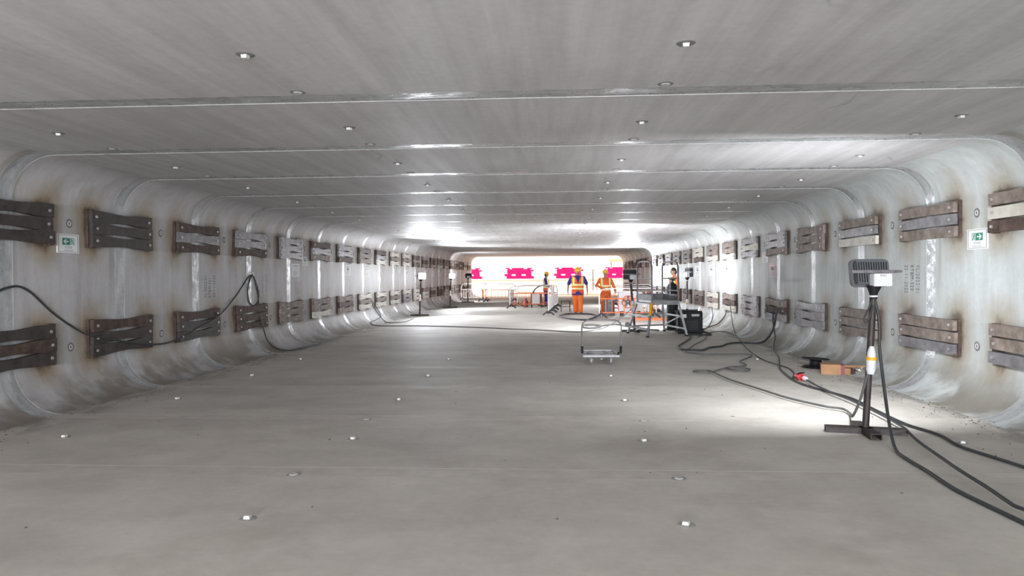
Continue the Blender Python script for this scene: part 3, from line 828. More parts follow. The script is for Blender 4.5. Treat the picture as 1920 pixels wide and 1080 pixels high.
t = thing('power_connector', 'red industrial plug connector joining two cables on the floor', 'plug', (3.44, 10.24, 0.045), -1.45)
MB().tube([(-0.13, 0, 0), (-0.10, 0, 0), (-0.02, 0, 0), (0.0, 0, 0)], [0.034, 0.042, 0.045, 0.045], 14).build('socket_body', M['red'], t)
MB().tube([(0.0, 0, 0), (0.035, 0, 0)], 0.050, 14).build('collar', M['red'], t)
MB().tube([(0.035, 0, 0), (0.12, 0, 0)], [0.040, 0.036], 14).build('plug_body', M['red'], t)
MB().tube([(0.12, 0, 0), (0.17, 0, 0), (0.20, 0, 0)], [0.032, 0.030, 0.014], 14).build('cable_gland', M['white'], t)
MB().box((0.01, 0, 0.055), (0.09, 0.07, 0.012), 0, Matrix.Rotation(-0.35, 3, 'Y')).build('black_cap', M['black'], t)

# ------------------------------------------------------------------ cables
CAB = {
'left_wall':[(-6.008,4.6,1.12),(-6.008,6.2,1.27),(-6.008,7.303,1.36),(-6.008,7.467,1.403),(-6.008,7.647,1.417),(-6.008,7.85,1.335),(-6.008,8.15,1.117),(-6.008,8.474,0.929),(-5.935,8.717,0.783),(-5.935,9.442,0.634),(-5.922,10.202,0.517),(-5.924,10.8,0.525),(-5.935,11.491,0.666),(-5.935,12.247,0.827),(-6.008,13.042,1.123),(-6.008,13.56,1.451),(-6.008,13.832,1.544),(-6.008,14.006,1.394),(-6.008,14.13,1.176),(-6.008,14.073,0.994),(-6.008,13.843,0.939),(-6.008,13.648,1.063),(-6.008,13.629,1.293),(-6.008,13.832,1.534),(-6.008,14.004,1.34),(-6.008,14.126,1.014),(-5.935,14.025,0.727),(-5.891,14.097,0.42),(-5.863,14.239,0.19),(-5.645,14.164,0.045),(-5.336,14.166,0.012),(-5.253,15.274,0.012),(-5.336,17.147,0.012)],
'left_floor':[(-5.935,22.583,0.808),(-6.003,23.593,0.49),(-5.855,23.645,0.182),(-5.783,22.921,0.118),(-5.73,21.843,0.084),(-5.565,21.528,0.023),(-5.155,21.2,0.012),(-3.848,21.151,0.012),(-2.166,20.437,0.012),(-1.203,19.793,0.012),(-0.602,19.579,0.012),(0.125,18.997,0.012),(0.684,18.802,0.012),(1.23,19.716,0.012),(1.643,20.3,0.133),(1.886,19.4,0.424),(2.029,18.86,0.635)],
'left_lamp':[(-5.935,22.451,0.813),(-5.999,23.364,0.464),(-5.862,23.525,0.189),(-5.601,23.186,0.031),(-5.248,22.66,0.012),(-4.923,23.175,0.012),(-4.988,24.924,0.012)],
'gen_c':[(3.609,18.4,0.16),(3.82,18.716,0.012),(3.831,17.88,0.012),(3.675,17.571,0.012),(3.386,17.732,0.012),(3.151,17.505,0.012)],
'wall_a':[(4.765,19.804,0.756),(4.718,19.438,0.412),(4.657,19.023,0.154),(4.44,17.927,0.033),(4.002,15.528,0.012),(3.723,13.826,0.012),(3.597,12.617,0.012),(3.617,12.018,0.012),(3.667,11.475,0.012),(3.557,10.86,0.012),(3.413,10.467,0.012),(3.373,10.256,0.012)],
'wall_b':[(3.342,16.982,0.012),(3.586,17.572,0.012),(3.936,18.37,0.012),(4.253,18.704,0.012),(4.36,18.3,0.017),(4.309,17.4,0.012)],
'thick':[(3.305,17.579,0.012),(3.116,16.703,0.012),(2.83,15.787,0.012),(2.623,15.191,0.012),(2.495,14.638,0.012),(2.507,14.223,0.012),(2.695,14.122,0.012),(2.88,14.121,0.012),(3.134,14.633,0.012),(3.396,14.847,0.012),(3.682,15.413,0.012),(4.011,15.648,0.012),(4.314,15.518,0.013),(4.579,15.737,0.095),(4.759,15.919,0.278),(4.754,15.71,0.525),(4.765,15.67,0.769)],
'thin':[(3.551,16.978,0.012),(3.321,16.161,0.012),(2.944,15.188,0.012),(2.621,14.222,0.012),(2.513,14.024,0.012),(2.487,13.551,0.012),(2.728,13.282,0.012),(3.211,13.281,0.012),(3.499,13.281,0.012),(3.525,13.024,0.012),(3.324,12.617,0.012),(3.089,12.16,0.012),(3.084,11.805,0.012),(3.031,11.602,0.012),(2.788,11.468,0.012),(2.676,11.275,0.012),(2.745,11.03,0.012),(2.921,11.031,0.012),(2.986,11.215,0.012),(2.864,11.34,0.012),(2.674,11.339,0.012),(2.338,10.848,0.012),(2.175,10.788,0.012),(2.08,10.904,0.012),(2.183,11.025,0.012),(2.347,10.966,0.012),(2.373,10.62,0.012),(2.426,10.04,0.012),(2.584,9.305,0.012),(2.748,8.563,0.012),(2.979,8.03,0.012),(3.103,7.909,0.012),(3.075,7.643,0.012),(2.816,6.95,0.117),(2.825,6.9,0.177),(2.858,6.86,0.31),(2.899,6.84,0.489),(2.933,6.83,0.615)],
'wall_c':[(4.765,15.895,0.782),(4.746,15.873,0.491),(4.677,15.498,0.173),(4.288,14.313,0.012),(3.969,12.94,0.012),(3.535,11.474,0.012),(3.385,10.687,0.012),(3.302,9.954,0.012),(3.334,9.535,0.012),(3.431,9.071,0.012),(3.503,8.615,0.012),(3.457,7.948,0.012),(3.424,7.174,0.012),(3.498,6.734,0.012),(3.441,6.285,0.012),(3.495,5.93,0.012),(3.553,5.6,0.012),(3.65,4.6,0.012),(3.8,3.0,0.012)],
'plugged':[(3.431,9.956,0.012),(3.387,9.492,0.012),(3.368,8.873,0.012),(3.382,8.435,0.012),(3.353,7.707,0.012),(3.281,6.976,0.012),(3.131,6.371,0.012),(3.038,5.849,0.012),(2.967,5.421,0.012),(2.914,5.004,0.012),(2.849,4.617,0.012),(2.867,4.519,0.012),(2.95,3.4,0.012),(3.2,2.2,0.012)],
'lamp':[(2.983,6.84,1.237),(3.012,6.83,1.063),(3.012,6.82,0.815),(3.009,6.75,0.552),(2.978,6.6,0.284),(2.901,6.35,0.099),(2.838,6.118,0.012),(2.795,5.857,0.012),(2.772,5.485,0.012),(2.727,5.045,0.012),(2.74,4.706,0.012),(2.756,4.467,0.012),(2.763,4.356,0.012),(2.82,3.4,0.012),(3.0,2.2,0.012)],
'hook':[(2.941,6.8,1.263),(2.894,6.78,1.165),(2.847,6.76,1.083),(2.862,6.75,1.044),(2.904,6.76,1.117),(2.937,6.78,1.205)],
'floor_loop':[(1.168,23.431,0.012),(0.777,23.729,0.012),(0.349,24.633,0.012),(0.155,25.929,0.012),(0.386,27.153,0.012),(0.896,27.305,0.012),(1.382,26.904,0.012),(1.462,25.518,0.012),(1.112,23.713,0.012)],
'floor_coil':[(0.889,20.974,0.012),(1.243,21.183,0.012),(1.311,20.526,0.012),(1.095,19.918,0.012),(0.823,20.128,0.012),(0.802,20.758,0.012),(1.019,21.42,0.012),(1.261,20.96,0.012),(1.268,20.318,0.012),(0.997,20.021,0.012),(1.731,21.392,0.012),(2.012,20.714,0.012),(2.317,19.682,0.012),(2.74,19.104,0.012)],
'gen_a': [(3.63,18.5,.25),(3.75,18.8,.10),(4.1,19.8,.014),(4.45,20.9,.03),(4.72,21.7,.22),(4.765,22.0,.50)],
'gen_b': [(3.63,18.5,.22),(3.75,18.7,.05),(4.0,19.5,.014),(4.35,20.4,.02),(4.62,20.5,.12),(4.79,20.4,.36),(4.765,19.95,.72)],
}
def cable(key, r, m, label, cat='cable', group=None, lift=0.0):
    pts = CAB[key]
    P = [(x, y, max(z, r + 0.001) + lift) for x, y, z in pts]
    o = MB().tube(spline(P, 5), r, 6).build('electric_cable', M[m], None)
    return tag(o, label, cat, group)
cable('left_wall', 0.013, 'cable', 'black cable draped along left wall brackets and looped on a hook')
cable('left_floor', 0.012, 'cabledusty', 'long thin cable crossing the floor from left wall to middle lamp')
cable('left_lamp', 0.011, 'cabledusty', 'short thin cable from left wall bracket to nearest glowing lamp')
cable('gen_a', 0.012, 'cable', 'upper cable rising from generator to a right wall bracket', lift=.002)
cable('gen_b', 0.012, 'cable', 'lower cable running from generator along floor edge to right wall bracket')
cable('gen_c', 0.026, 'cable', 'thick black cable loop lying at the foot of the generator')
cable('wall_a', 0.011, 'cabledusty', 'grey cable from right wall bracket down to the red plug')
cable('wall_b', 0.010, 'cabledusty', 'short curved cable on floor right of the thick generator loop', lift=.01)
cable('thick', 0.020, 'cable', 'thick black cable snaking from generator to sixth bracket on right wall')
cable('thin', 0.012, 'cabledusty', 'thin grey cable in loose loops running to the nearest lamp stand', lift=.02)
cable('wall_c', 0.013, 'cable', 'black cable from right wall bracket past the red plug to right edge', lift=.004)
cable('plugged', 0.013, 'cable', 'black cable leaving red plug and passing under the nearest lamp stand', lift=.03)
cable('lamp', 0.014, 'cable', 'black cable hanging from nearest lamp head and trailing across right foreground')
cable('hook', 0.008, 'cable', 'small black cable loop tied at the nearest lamp head')
cable('floor_loop', 0.028, 'cable', 'big dark hose loop lying at the feet of the blue-sleeved worker')
cable('floor_coil', 0.022, 'cabledusty', 'grey coiled cable on floor seen through the trolley handle')
t = thing('wall_hook', 'small hook on left wall joint holding the looped black cable', 'hook', (XL, 13.85, 1.56))
MB().tube([(0.0, 0, 0.03), (0.03, 0, 0.03), (0.035, 0, -0.02), (0.02, 0, -0.035)], 0.006, 8).build('hook_wire', M['bolt'], t)
MB().lathe([(0, 0.008), (0.03, 0.008), (0.034, 0.0)], n=12).xf(Matrix.Translation((0, 0, 0.03)) @ Matrix.Rotation(PI/2, 4, 'Y')).build('hook_plate', M['bolt'], t)

# loose grit swept along the feet of the walls, and crumbs on the slab
gm = MB(); gr = random.Random(11)
def chip(x, y, s):
    R = Matrix.Rotation(gr.uniform(0, 6.3), 3, 'Z')
    gm.box((x, y, s*0.22), (s, s*gr.uniform(.5, .9), s*0.45), 0, R, gr.uniform(.4, .8))
for _ in range(1300):
    y = 5.5 + 22*gr.random()**1.5
    e = abs(gr.gauss(0, 0.20)) if gr.random() < .8 else gr.uniform(0, 0.9)
    chip((XR - RB + 0.08 - e) if gr.random() < .62 else (XL + RB - 0.05 + e*.8), y, gr.uniform(.005, .019))
for _ in range(70): chip(gr.uniform(-5, 4.2), gr.uniform(3.6, 12), gr.uniform(.006, .018))
tag(gm.build('floor_grit', M['grit']), 'dark grit and crumbs scattered along the foot of the walls', kind='stuff')
# ------------------------------------------------------------------ pedestrian barriers
def ped_barrier(label, loc, rz, L=1.95, feet=(0.0, 0.0), panel=None, panel_at=0.0, white_bars=False, top='barwhite', low='barorange', H=1.03, group='pedestrian barriers near the tunnel mouth'):
    t = thing('pedestrian_barrier', label, 'barrier', loc, rz, group)
    h = L/2
    hoop = [(-h, 0, .17), (-h, 0, H-.22), (-h+.06, 0, H-.07), (-h+.2, 0, H), (h-.2, 0, H), (h-.06, 0, H-.07), (h, 0, H-.22), (h, 0, .17)]
    MB().tube(hoop, 0.021, 8).build('hoop_frame', M[top], t)
    for z in (0.68, 0.20): MB().tube([(-h, 0, z), (h, 0, z)], 0.020, 8).build('rail', M[low], t)
    n = 9
    for i in range(1, n):
        MB().tube([(-h + L*i/n, 0, .20), (-h + L*i/n, 0, .68)], 0.012, 6).build('upright_bar', M['barwhite' if white_bars else low], t)
    for s, fa in zip((-1, 1), feet):
        R = Matrix.Translation((s*(h-.06), 0, 0)) @ Matrix.Rotation(fa, 4, 'Z')
        f = MB()
        for q in (-1, 1): f.bar((0, 0, .185), (q*.21, 0, .022), .09, .05)
        f.box((0, 0, .10), (.13, .06, .05)).box((0, 0, .165), (.10, .08, .09))
        fo_ = f.xf(R).build('foot', M['rubber'], t)
        MB().lathe([(0, -.046), (.018, -.046), (.018, -.03)], (0, 0, 0.10), 10, 0, 'y').xf(R).build('foot_stud', M['barwhite'], fo_)
    if panel:
        MB().box((panel_at, -0.03, .44), (.36, .012, .44)).build('sign_plate', M[panel], t)
    return t
ped_barrier('orange-barred barrier with white hoop, foremost on left of bright mouth', (-1.07, 32.3, 0), 0.0, 1.95, (0, 0.3), 'barwhite', 0.20)
ped_barrier('orange barrier standing just behind the foremost one, left of bright mouth', (-0.85, 34.4, 0), -0.05, 1.95, (0.2, 0), None)
ped_barrier('barrier with grey plate and red bars, farther back left of bright mouth', (-3.15, 40.9, 0), 0.10, 1.8, (0.9, 0.0), 'paper', 0.62, low='peach')
ped_barrier('barrier seen end-on with an orange plate near left lamp by the mouth', (-4.20, 42.1, 0), 1.50, 1.9, (1.2, 1.2), 'barorange', -0.6)
for i, (x, y, a, lb) in enumerate(((-0.20, 27.55, 1.52, 'front one of three barriers stacked end-on beside blue-sleeved worker'),
                                   (-0.10, 29.75, 1.54, 'middle one of three barriers stacked end-on beside blue-sleeved worker'),
                                   (0.02, 31.9, 1.50, 'rear one of three barriers stacked end-on beside blue-sleeved worker'))):
    ped_barrier(lb, (x, y, 0), a, 1.95, (PI/2, PI/2), None, low='barwhite')
ped_barrier('white-hooped barrier with orange bars in front of orange-clad worker', (2.50, 24.75, 0), 0.02, 1.95, (0.1, 0.1), None)
ped_barrier('orange barrier set end-on behind the podium steps, right enclosure', (3.55, 26.3, 0), 1.2, 1.95, (1.5, 1.5), None)
ped_barrier('orange and white barrier at the back of the right enclosure', (2.85, 28.2, 0), -0.05, 1.95, (0.2, 0.2), None)
ped_barrier('pink-railed barrier against right wall near the tunnel mouth', (3.7, 34.0, 0), 0.3, 1.95, (0.2, 0.2), None, low='peach')
ped_barrier('low white barrier beside the far left lamp at the mouth', (-5.0, 42.8, 0), 0.05, 1.3, (0.2, 0.2), None, low='barwhite')

# things inside the left enclosure
t = thing('hose_ring', 'big upright ring of coiled dark hose behind the foremost barrier', 'hose', (-0.55, 34.0, 0.0))
for i in range(4):
    MB().tube([(math.cos(2*PI*j/36)*(.50+.035*(i % 2)), -.1+.05*i, .53+math.sin(2*PI*j/36)*(.50-.02*(i % 2))) for j in range(36)], 0.028, 8, 0, True).build('hose_turn', M['polebrown'] if i % 2 else M['cabledusty'], t)
t = thing('gas_canister', 'dark red round canister standing behind the foremost barrier', 'canister', (-1.38, 33.4, 0))
MB().lathe([(0, 0.02), (.10, .02), (.125, .06), (.125, .26), (.09, .33), (.04, .36), (.0, .36)], n=18).build('canister_body', M['maroon'], t)
MB().tube([(0, 0, .35), (0, 0, .42)], [.03, .02], 10).tube([(-.05, 0, .42), (.05, 0, .42)], .012, 8).build('valve', M['darksteel'], t)
t = thing('tool_crate', 'brown slatted tool crate on legs behind the foremost barrier', 'crate', (-0.86, 33.3, 0))
for z in (.22, .35, .48, .60): MB().box((0, -.2, z), (.52, .02, .10)).build('slat', M['maroon'], t)
MB().box((0, 0, .40), (.50, .38, .46)).build('crate_body', M['cardin'], t)
for sx in (-1, 1):
    for sy in (-1, 1): MB().box((sx*.23, sy*.17, .085), (.05, .05, .17)).build('leg', M['darksteel'], t)
# things inside the right enclosure
t = thing('machine_cabinet', 'white machine cabinet with round fan behind the right orange barrier', 'machine', (2.75, 26.4, 0))
MB().prism(rrect(.85, .70, .05), -.3, .3, 'y').xf(Matrix.Translation((0, 0, .53))).build('cabinet', M['white'], t)
MB().tube([(math.cos(a*PI/8)*.22-.1, -.33, .52+math.sin(a*PI/8)*.22) for a in range(16)], .02, 8, 0, True).build('fan_ring', M['barorange'], t)
fb_ = MB()
for a in range(5):
    R = Matrix.Translation((-.1, -.32, .52)) @ Matrix.Rotation(a*2*PI/5, 4, 'Y')
    b_ = MB().box((0, 0, .11), (.09, .01, .17), 0, Matrix.Rotation(.5, 3, 'Z')); b_.xf(R)
    fb_.v += []; fb_.add(b_.v, b_.f)
fb_.build('fan_blades', M['greysteel'], t)
MB().box((.27, -.31, .70), (.16, .02, .12)).build('control_panel', M['ink'], t)
for sx in (-1, 1): MB().box((sx*.3, 0, .09), (.10, .5, .18)).build('skid', M['darksteel'], t)
t = thing('round_fan_drum', 'grey round drum standing behind bars left of the white machine', 'drum', (2.00, 26.6, 0))
MB().lathe([(0, 0), (.20, 0), (.21, .03), (.20, .25), (.21, .28), (.20, .52), (.21, .55), (.19, .58), (0, .58)], n=22).build('drum_body', M['greysteel'], t)
MB().lathe([(.05, .58), (.05, .62), (0, .62)], (.08, 0, 0), 10).build('bung', M['white'], t)
for i, (y, x) in enumerate(((23.7, 3.05), (24.05, 3.12))):
    tag(MB().box((0, 0, 0.03), (1.15, .24, .06)).box((-.5, 0, .064), (.06, .24, .008), 1).box((.5, 0, .064), (.06, .24, .008), 1).build('orange_plank', [M['barorange'], M['barwhite']], None, (x, y, 0)),
        ('front' if i == 0 else 'rear') + ' orange board lying flat on floor behind the podium steps', 'board')
t = thing('white_hose', 'white hose hoop arching over the right enclosure by right wall', 'hose', (3.62, 25.2, 0))
MB().tube(spline([(-.35, 0, .03), (-.34, 0, .55), (-.2, 0, .85), (0.02, 0, .93), (.22, 0, .82), (.30, 0, .50), (.32, 0, .03)], 5), .035, 10).build('hose_pipe', M['barwhite'], t)
t = thing('step_stool', 'low dark folding stool behind the blue-sleeved worker', 'stool', (0.55, 29.6, 0))
MB().box((-.12, 0, .43), (.42, .30, .03)).build('seat', M['darksteel'], t)
for sx in (-.3, .06):
    for sy in (-.13, .13): MB().tube([(sx, sy, 0), (sx+.0, sy, .43)], .018, 8).build('leg', M['darksteel'], t)
MB().box((-.12, 0, .2), (.36, .03, .03)).build('stretcher', M['darksteel'], t)

# ------------------------------------------------------------------ people
def fused(mb, voxel, mats, it=4):
    me = mb.mesh('tmp', [mats[0]])
    ob = bpy.data.objects.new('tmp', me); COL.objects.link(ob)
    m = ob.modifiers.new('r', 'REMESH'); m.mode = 'VOXEL'; m.voxel_size = voxel; m.use_smooth_shade = True
    s = ob.modifiers.new('s', 'SMOOTH'); s.factor = 0.5; s.iterations = it
    dg = bpy.context.evaluated_depsgraph_get()
    out = bpy.data.meshes.new_from_object(ob.evaluated_get(dg))
    bpy.data.objects.remove(ob); bpy.data.meshes.remove(me)
    out.materials.clear()
    for q in mats: out.materials.append(q)
    return out
def cut(me, fn):
    bm = bmesh.new(); bm.from_mesh(me)
    bmesh.ops.delete(bm, geom=[f for f in bm.faces if fn(f.calc_center_median())], context='FACES')
    bm.to_mesh(me); bm.free(); return me
def vest_mat():
    m = bpy.data.materials.new('orange_reflective_vest_cloth'); m.use_nodes = True
    nt = m.node_tree; b = nt.nodes['Principled BSDF']; g = G(nt)
    co = g.sep(g.n('ShaderNodeTexCoord').outputs['Object'])
    ax = g.math('ABSOLUTE', co[0])
    def band(v, a, w): return g.math('LESS_THAN', g.math('ABSOLUTE', g.math('SUBTRACT', v, a)), w)
    yel, sil = None, None
    for z in (1.13, 0.985):
        y_ = band(co[2], z, 0.042); s_ = band(co[2], z, 0.020)
        yel = y_ if yel is None else g.math('MAXIMUM', yel, y_); sil = s_ if sil is None else g.math('MAXIMUM', sil, s_)
    up = g.math('GREATER_THAN', co[2], 1.13)
    yel = g.math('MAXIMUM', yel, g.math('MULTIPLY', band(ax, 0.165, 0.042), up))
    sil = g.math('MAXIMUM', sil, g.math('MULTIPLY', band(ax, 0.165, 0.018), up))
    c = g.mix(yel, (0.85, 0.12, 0.04), (0.88, 0.72, 0.05)); c = g.mix(sil, c, (0.85, 0.84, 0.72))
    nt.links.new(c, b.inputs['Base Color']); b.inputs['Roughness'].default_value = 0.6
    return m
M['vest'] = vest_mat()
def limb(mb, pts, rs, n=12):
    P = [Vector(p) for p in pts]
    mb.tube(P, rs, n)
    for p, r in zip(P, rs): mb.ell(p, (r, r, r), 10, 6)
    return mb
def hand(mb, wrist, d, side, curl):
    """palm, four bent fingers and a thumb; d = direction the hand points"""
    w, d = Vector(wrist), Vector(d).normalized()
    inw = Vector((-side, 0, 0)); n = inw - d*inw.dot(d); n.normalize()     # palm side
    s = d.cross(n)
    mb.ell(w + d*0.05, (1, 1, 1), 10, 6, 0, Matrix((s*0.042, n*0.016, d*0.058)).transposed())
    for i, L in enumerate((0.066, 0.076, 0.070, 0.054)):
        b = w + d*0.085 + s*(0.030 - 0.020*i)
        p1 = b + (d + n*curl*.4).normalized()*L*.45
        p2 = p1 + (d + n*curl*1.1).normalized()*L*.33
        p3 = p2 + (d + n*curl*1.8).normalized()*L*.27
        mb.tube([b, p1, p2, p3], [.0105, .010, .009, .0075], 8)
    b = w + d*0.025 + s*0.034
    p1 = b + (d*.6 + s*.7 + n*.4).normalized()*.035; p2 = p1 + (d + n*.5).normalized()*.032
    mb.tube([b, p1, p2], [.013, .012, .009], 8)
def person(label, loc, rz, arms, feet, sleeves, shirt, trousers, stout=1.0, nod=0.25, helmet=True, H=1.0, belly=0.0, vopen=True):
    t = thing('person', label, 'person', loc, rz)
    t.scale = (H, H, H)
    sx = stout
    torso = [(0, .0, .88, .165*sx, .125*sx), (0, -.01-belly*.3, 1.0, .165*sx, .125*sx+belly*.5), (0, -.01-belly*.5, 1.12, .17*sx, .125*sx+belly*.6), (0, -.005, 1.25, .18*sx, .125*sx), (0, .01, 1.36, .195*sx, .115*sx),
             (0, .015, 1.43, .16*sx, .09*sx), (0, .015, 1.47, .085*sx, .07)]
    hips = [(s*.09, 0, .90) for s in (-1, 1)]
    legs = []
    for s, f in zip((-1, 1), feet):   # f = ankle position, knee bend forward
        hp = Vector((s*.09*sx, 0, .88)); an = Vector((f[0], f[1], .09 + f[2]))
        kn = (hp + an)/2 + Vector((0, -.03 - f[3], .0))
        legs.append((hp, kn, an))
    hr = Matrix.Rotation(nod, 4, 'X')       # nodding forward, about the top of the neck
    HM = Matrix.Translation((0, 0.005, 1.50)) @ hr
    body = MB()
    body.loft(torso)
    body.tube([(0, .015, 1.42), HM @ Vector((0, 0.005, 0.06))], [.062, .056], 12)
    hd = MB()
    hd.ell((0, 0.0, .155), (.074, .095, .118), 18, 12)
    hd.ell((0, -.030, .085), (.054, .062, .055), 14, 8)      # jaw
    hd.tube([(0, -.088, .165), (0, -.108, .128), (0, -.092, .118)], [.010, .016, .012], 8)   # nose
    for s in (-1, 1):
        hd.ell((s*.074, .005, .145), (.012, .024, .034), 8, 6)
        hd.ell((s*.030, -.088, .183), (.026, .010, .009), 8, 5)
    hd.xf(HM); body.add(hd.v, hd.f, 0, True)
    for s, a in zip((-1, 1), arms):
        sh, el, wr, hdv, curl = a
        limb(body, [sh, el, wr], [.056, .043, .030])
        hand(body, wr, hdv, s, curl)
    for hp, kn, an in legs:
        limb(body, [hp, kn, an], [.085, .060, .042])
        limb(body, [an + Vector((0, .03, -.04)), an + Vector((0, -.13, -.055))], [.040, .032])
    me = fused(body, 0.0085, [M['skin'], M['face_dark']], 3)
    bo = link('body', me, t)
    fm = MB()
    for s in (-1, 1):
        fm.ell((s*.031, -.0905, .164), (.013, .006, .006), 8, 5, 0); fm.box((s*.031, -.0935, .184), (.036, .008, .008), 0)
    fm.box((0, -.0915, .083), (.044, .008, .008), 0)
    fm.xf(HM); fm.build('eyes_and_mouth', M['face_dark'], bo)
    hm = MB().ell((0, .012, .165), (.081, .099, .118), 18, 8, 0, None, 0.05, 1.0).ell((0, .035, .13), (.076, .078, .10), 16, 8)
    hm.xf(HM).build('hair', M['hair'], t)
    if helmet:
        q = MB().ell((0, .0, .190), (.118, .142, .120), 24, 9, 0, None, 0.0, 1.0)
        q.lathe([(.106, -.006), (.140, -.010), (.142, -.004), (.106, .004)], (0, 0, 0), 28)
        n = 28*4
        q.v[-n:] = [(p[0]*.98, p[1]*1.18 - (.028 if p[1] < 0 else 0)*min(1, -p[1]/.1 if p[1] < 0 else 0), p[2] + .192 - (0.012 if p[1] < -.05 else 0)) for p in q.v[-n:]]
        q.tube([(0, -.10, .262), (0, -.03, .305), (0, .05, .305), (0, .11, .268)], .014, 8)
        q.xf(HM).build('hard_hat', M['helmet'], t)
    # trousers
    tr = MB()
    tr.loft([(0, 0, .72, .175*sx, .13*sx), (0, 0, .80, .185*sx, .14*sx), (0, -.005, .92, .178*sx, .138*sx), (0, -.01, 1.0, .172*sx, .135*sx)])
    for hp, kn, an in legs: limb(tr, [hp, kn, an + Vector((0, 0.0, .02))], [.112*sx, .104, .094])
    link('trousers', fused(tr, 0.012, [M[trousers]], 5), t)
    for hp, kn, an in legs:
        b = MB(); limb(b, [an + Vector((0, .035, -.035)), an + Vector((0, -.06, -.04)), an + Vector((0, -.16, -.052))], [.055, .05, .043])
        b.tube([an + Vector((0, .0, .05)), an + Vector((0, .01, -.03))], [.055, .058], 12)
        b.v = [(x, y, max(z, .0 + an.z - .09)) for x, y, z in b.v]
        link('boot', fused(b, 0.009, [M['boot']], 2), t)
    # shirt
    s_ = MB()
    s_.loft([(cx, cy, z, rx+.014, ry+.014) for cx, cy, z, rx, ry in [(0, -belly*.3, .74, .178*sx, .135*sx+belly*.3)] + torso])
    for a in arms:
        sh, el, wr = Vector(a[0]), Vector(a[1]), Vector(a[2])
        if sleeves == 'short': limb(s_, [sh, sh.lerp(el, .85)], [.078, .072])
        else: limb(s_, [sh, el, el.lerp(wr, .95)], [.076, .064, .050])
    s_.tube([(0, .02, 1.43), (0, .0, 1.50)], [.078, .070], 14)
    link('shirt', fused(s_, 0.012, [M[shirt]], 4), t)
    # vest: sleeveless, open V at the neck, parting below the last band
    v = MB()
    v.loft([(cx, cy, z, rx+.034, ry+.034) for cx, cy, z, rx, ry in [(0, -belly*.3, .79, .176*sx, .132*sx+belly*.3)] + torso[:6]])
    for s in (-1, 1): v.ell((s*.165*sx, .015, 1.41), (.075, .10, .065), 12, 8)
    vm = fused(v, 0.008, [M['vest']], 5)
    def hole(c):
        if c.z > 1.455 and abs(c.x) < .085: return True
        if vopen and c.y < 0 and c.z > 1.18 and abs(c.x) < (c.z - 1.18)*.36: return True
        if c.y < 0 and c.z < .93 and abs(c.x) < (.93 - c.z)*.9: return True
        return c.z < .80
    link('safety_vest', cut(vm, hole), t)
    return t
person('stout worker with navy short-sleeved shirt, orange vest, orange trousers and yellow helmet walking', (0.87, 27.55, 0), 0.05,
       [((-.23, .01, 1.40), (-.355, .03, 1.14), (-.385, -.07, .88), (.05, -.15, -1), .5), ((.23, .01, 1.40), (.355, .03, 1.14), (.375, -.03, .87), (-.05, -.1, -1), .5)],
       [(-.065, .16, 0.0, .03), (.085, -.18, 0.0, .03)], 'short', 'navy', 'orange', 1.22, 0.20, True, 1.0, .10)
person('worker in full orange coveralls, vest and yellow helmet standing behind right barrier', (1.95, 27.8, 0), 0.10,
       [((-.205, .01, 1.40), (-.36, .03, 1.16), (-.15, -.20, 1.03), (.9, -.2, -.15), .7), ((.205, .01, 1.40), (.335, .03, 1.15), (.40, -.09, .93), (.15, -.2, -1), .5)],
       [(-.10, -.06, 0.0, .02), (.17, .14, 0.0, .0)], 'long', 'orange', 'orange', 1.12, 0.14, True, .95, .03)
person('worker seen in profile with navy sleeves and yellow helmet, behind left barriers', (-0.44, 35.3, 0), PI/2 - 0.1,
       [((-.19, .01, 1.40), (-.24, -.05, 1.13), (-.18, -.27, 1.02), (.1, -1, -.2), .7), ((.19, .01, 1.40), (.24, .03, 1.13), (.2, -.18, 1.0), (0, -1, -.2), .7)],
       [(-.09, .0, 0.0, .0), (.09, -.05, 0.0, .0)], 'short', 'navy', 'navy', 1.0, 0.22, True, .93)
person('bareheaded worker in striped orange vest half hidden behind podium steps', (3.83, 23.2, 0), -1.35,
       [((-.19, .01, 1.40), (-.25, .02, 1.13), (-.22, -.12, .92), (0, -.4, -1), .5), ((.19, .01, 1.40), (.25, .03, 1.13), (.22, -.14, .92), (0, -.4, -1), .5)],
       [(-.10, .0, 0.0, .0), (.10, -.03, 0.0, .0)], 'long', 'orange', 'orange', 1.0, 0.2, False, .97)

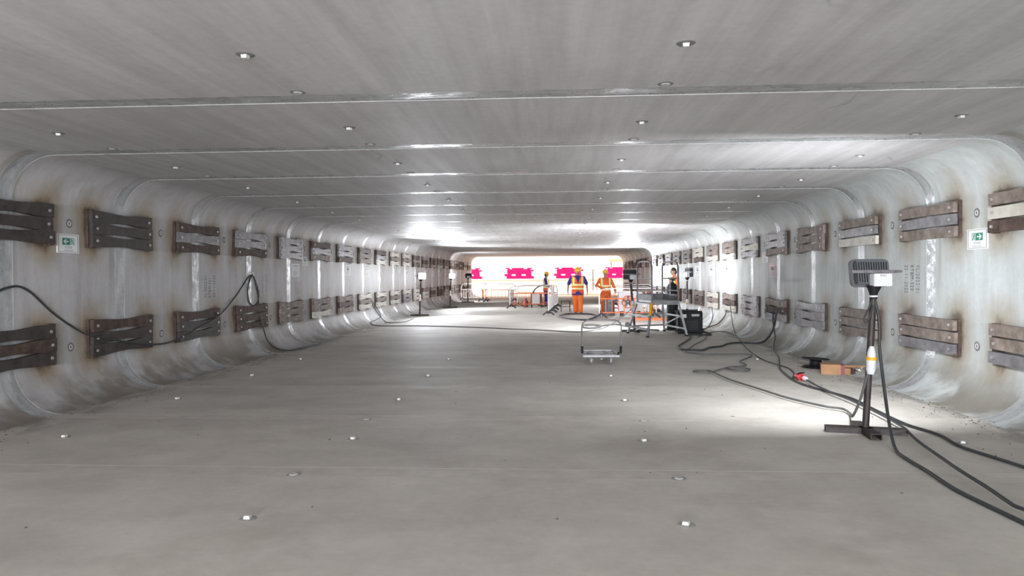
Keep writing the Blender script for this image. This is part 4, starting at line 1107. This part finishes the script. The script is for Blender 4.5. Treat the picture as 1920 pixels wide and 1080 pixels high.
# ------------------------------------------------------------------ on the ground beyond the shaft
def water_barrier(label, x, y, rz=0.0):
    t = thing('water_barrier', label, 'barrier', (x, y, 1.235), rz, 'red plastic barriers beyond the shaft')
    def slab(z0, z1, w, off=0.0, d=.46, n='barrier_rib'):
        MB().prism([(off-w/2+.03, z0), (off+w/2-.03, z0), (off+w/2, z0+.04), (off+w/2, z1-.03), (off+w/2-.03, z1), (off-w/2+.03, z1), (off-w/2, z1-.03), (off-w/2, z0+.04)], -d/2, d/2, 'y').build(n, M['barred'], t)
    slab(0.0, .215, 2.24, .09)
    b = MB()
    for x0, x1 in ((-1.20, -.62), (-.28, .20), (.54, 1.02)): b.box(((x0+x1)/2, 0, .31), (x1-x0, .42, .19))
    for xc in (-.45, .37): b.box((xc, 0, .234), (.36, .42, .04)).box((xc, 0, .386), (.36, .42, .04))
    b.build('fork_slot_band', M['barred'], t)
    slab(.405, .60, 1.98, .02, .42); slab(.60, .73, 2.20, .10, .44)
    slab(.73, .80, 1.86, .0, .36)
    for xc, w in ((-.95, .36), (-.1, .98), (.86, .42)): slab(.80, .90, w, xc, .34, 'barrier_lug')
    return t
water_barrier('red plastic barrier at far left edge of the bright opening', -7.2, 58.35)
water_barrier('red plastic barrier with two slots, second from left in the bright opening', -2.93, 58.4)
water_barrier('red plastic barrier behind the stout worker in the bright opening', 1.12, 58.35)
water_barrier('red plastic barrier at right edge of the bright opening above worker', 5.25, 58.4)
t = thing('guard_rail', 'pale two-bar guard rail between red barriers beyond the shaft', 'rail', (0, 58.78, 1.235))
for z in (.18, .78): MB().tube([(-9, 0, z), (9, 0, z)], .03, 8).build('rail_bar', M['outwall'], t)
for x in range(-9, 10, 2): MB().tube([(x+.1, 0, 0), (x+.1, 0, .85)], .028, 8).build('rail_post', M['outwall'], t)
t = thing('site_panel', 'peach and white striped panel high at right of the bright opening', 'panel', (5.45, 61.8, 1.18))
for z, m_ in ((1.55, 'peach'), (1.85, 'barwhite'), (2.15, 'peach'), (2.45, 'barwhite'), (2.75, 'peach')): MB().box((0, 0, z), (1.55, .08, .26)).build('panel_board', M[m_], t)
for s in (-1, 1): MB().box((s*.6, .06, 1.45), (.08, .06, 2.9)).build('panel_post', M['greysteel'], t)
t = thing('drain_pipe', 'long white pipe lying across the shaft floor beyond the mouth', 'pipe', (1.6, 54.8, .16))
MB().tube([(-2.6, 0, 0), (3.0, .05, 0)], .16, 16, 0, False, False).build('pipe_wall', M['barwhite'], t)
for x in (-2.6, 3.0): MB().tube([(x-.05, .02, 0), (x+.05, .02, 0)], .185, 16).build('pipe_socket', M['barwhite'], t)
t = thing('survey_prop', 'slim grey post with slanting brace at back of the shaft', 'post', (3.0, 56.6, 0))
MB().tube([(0, 0, .0), (0, 0, 1.95)], .05, 10).build('post', M['greysteel'], t)
MB().tube([(0, 0, .95), (.55, -.4, .0)], .04, 8).build('brace', M['greysteel'], t)
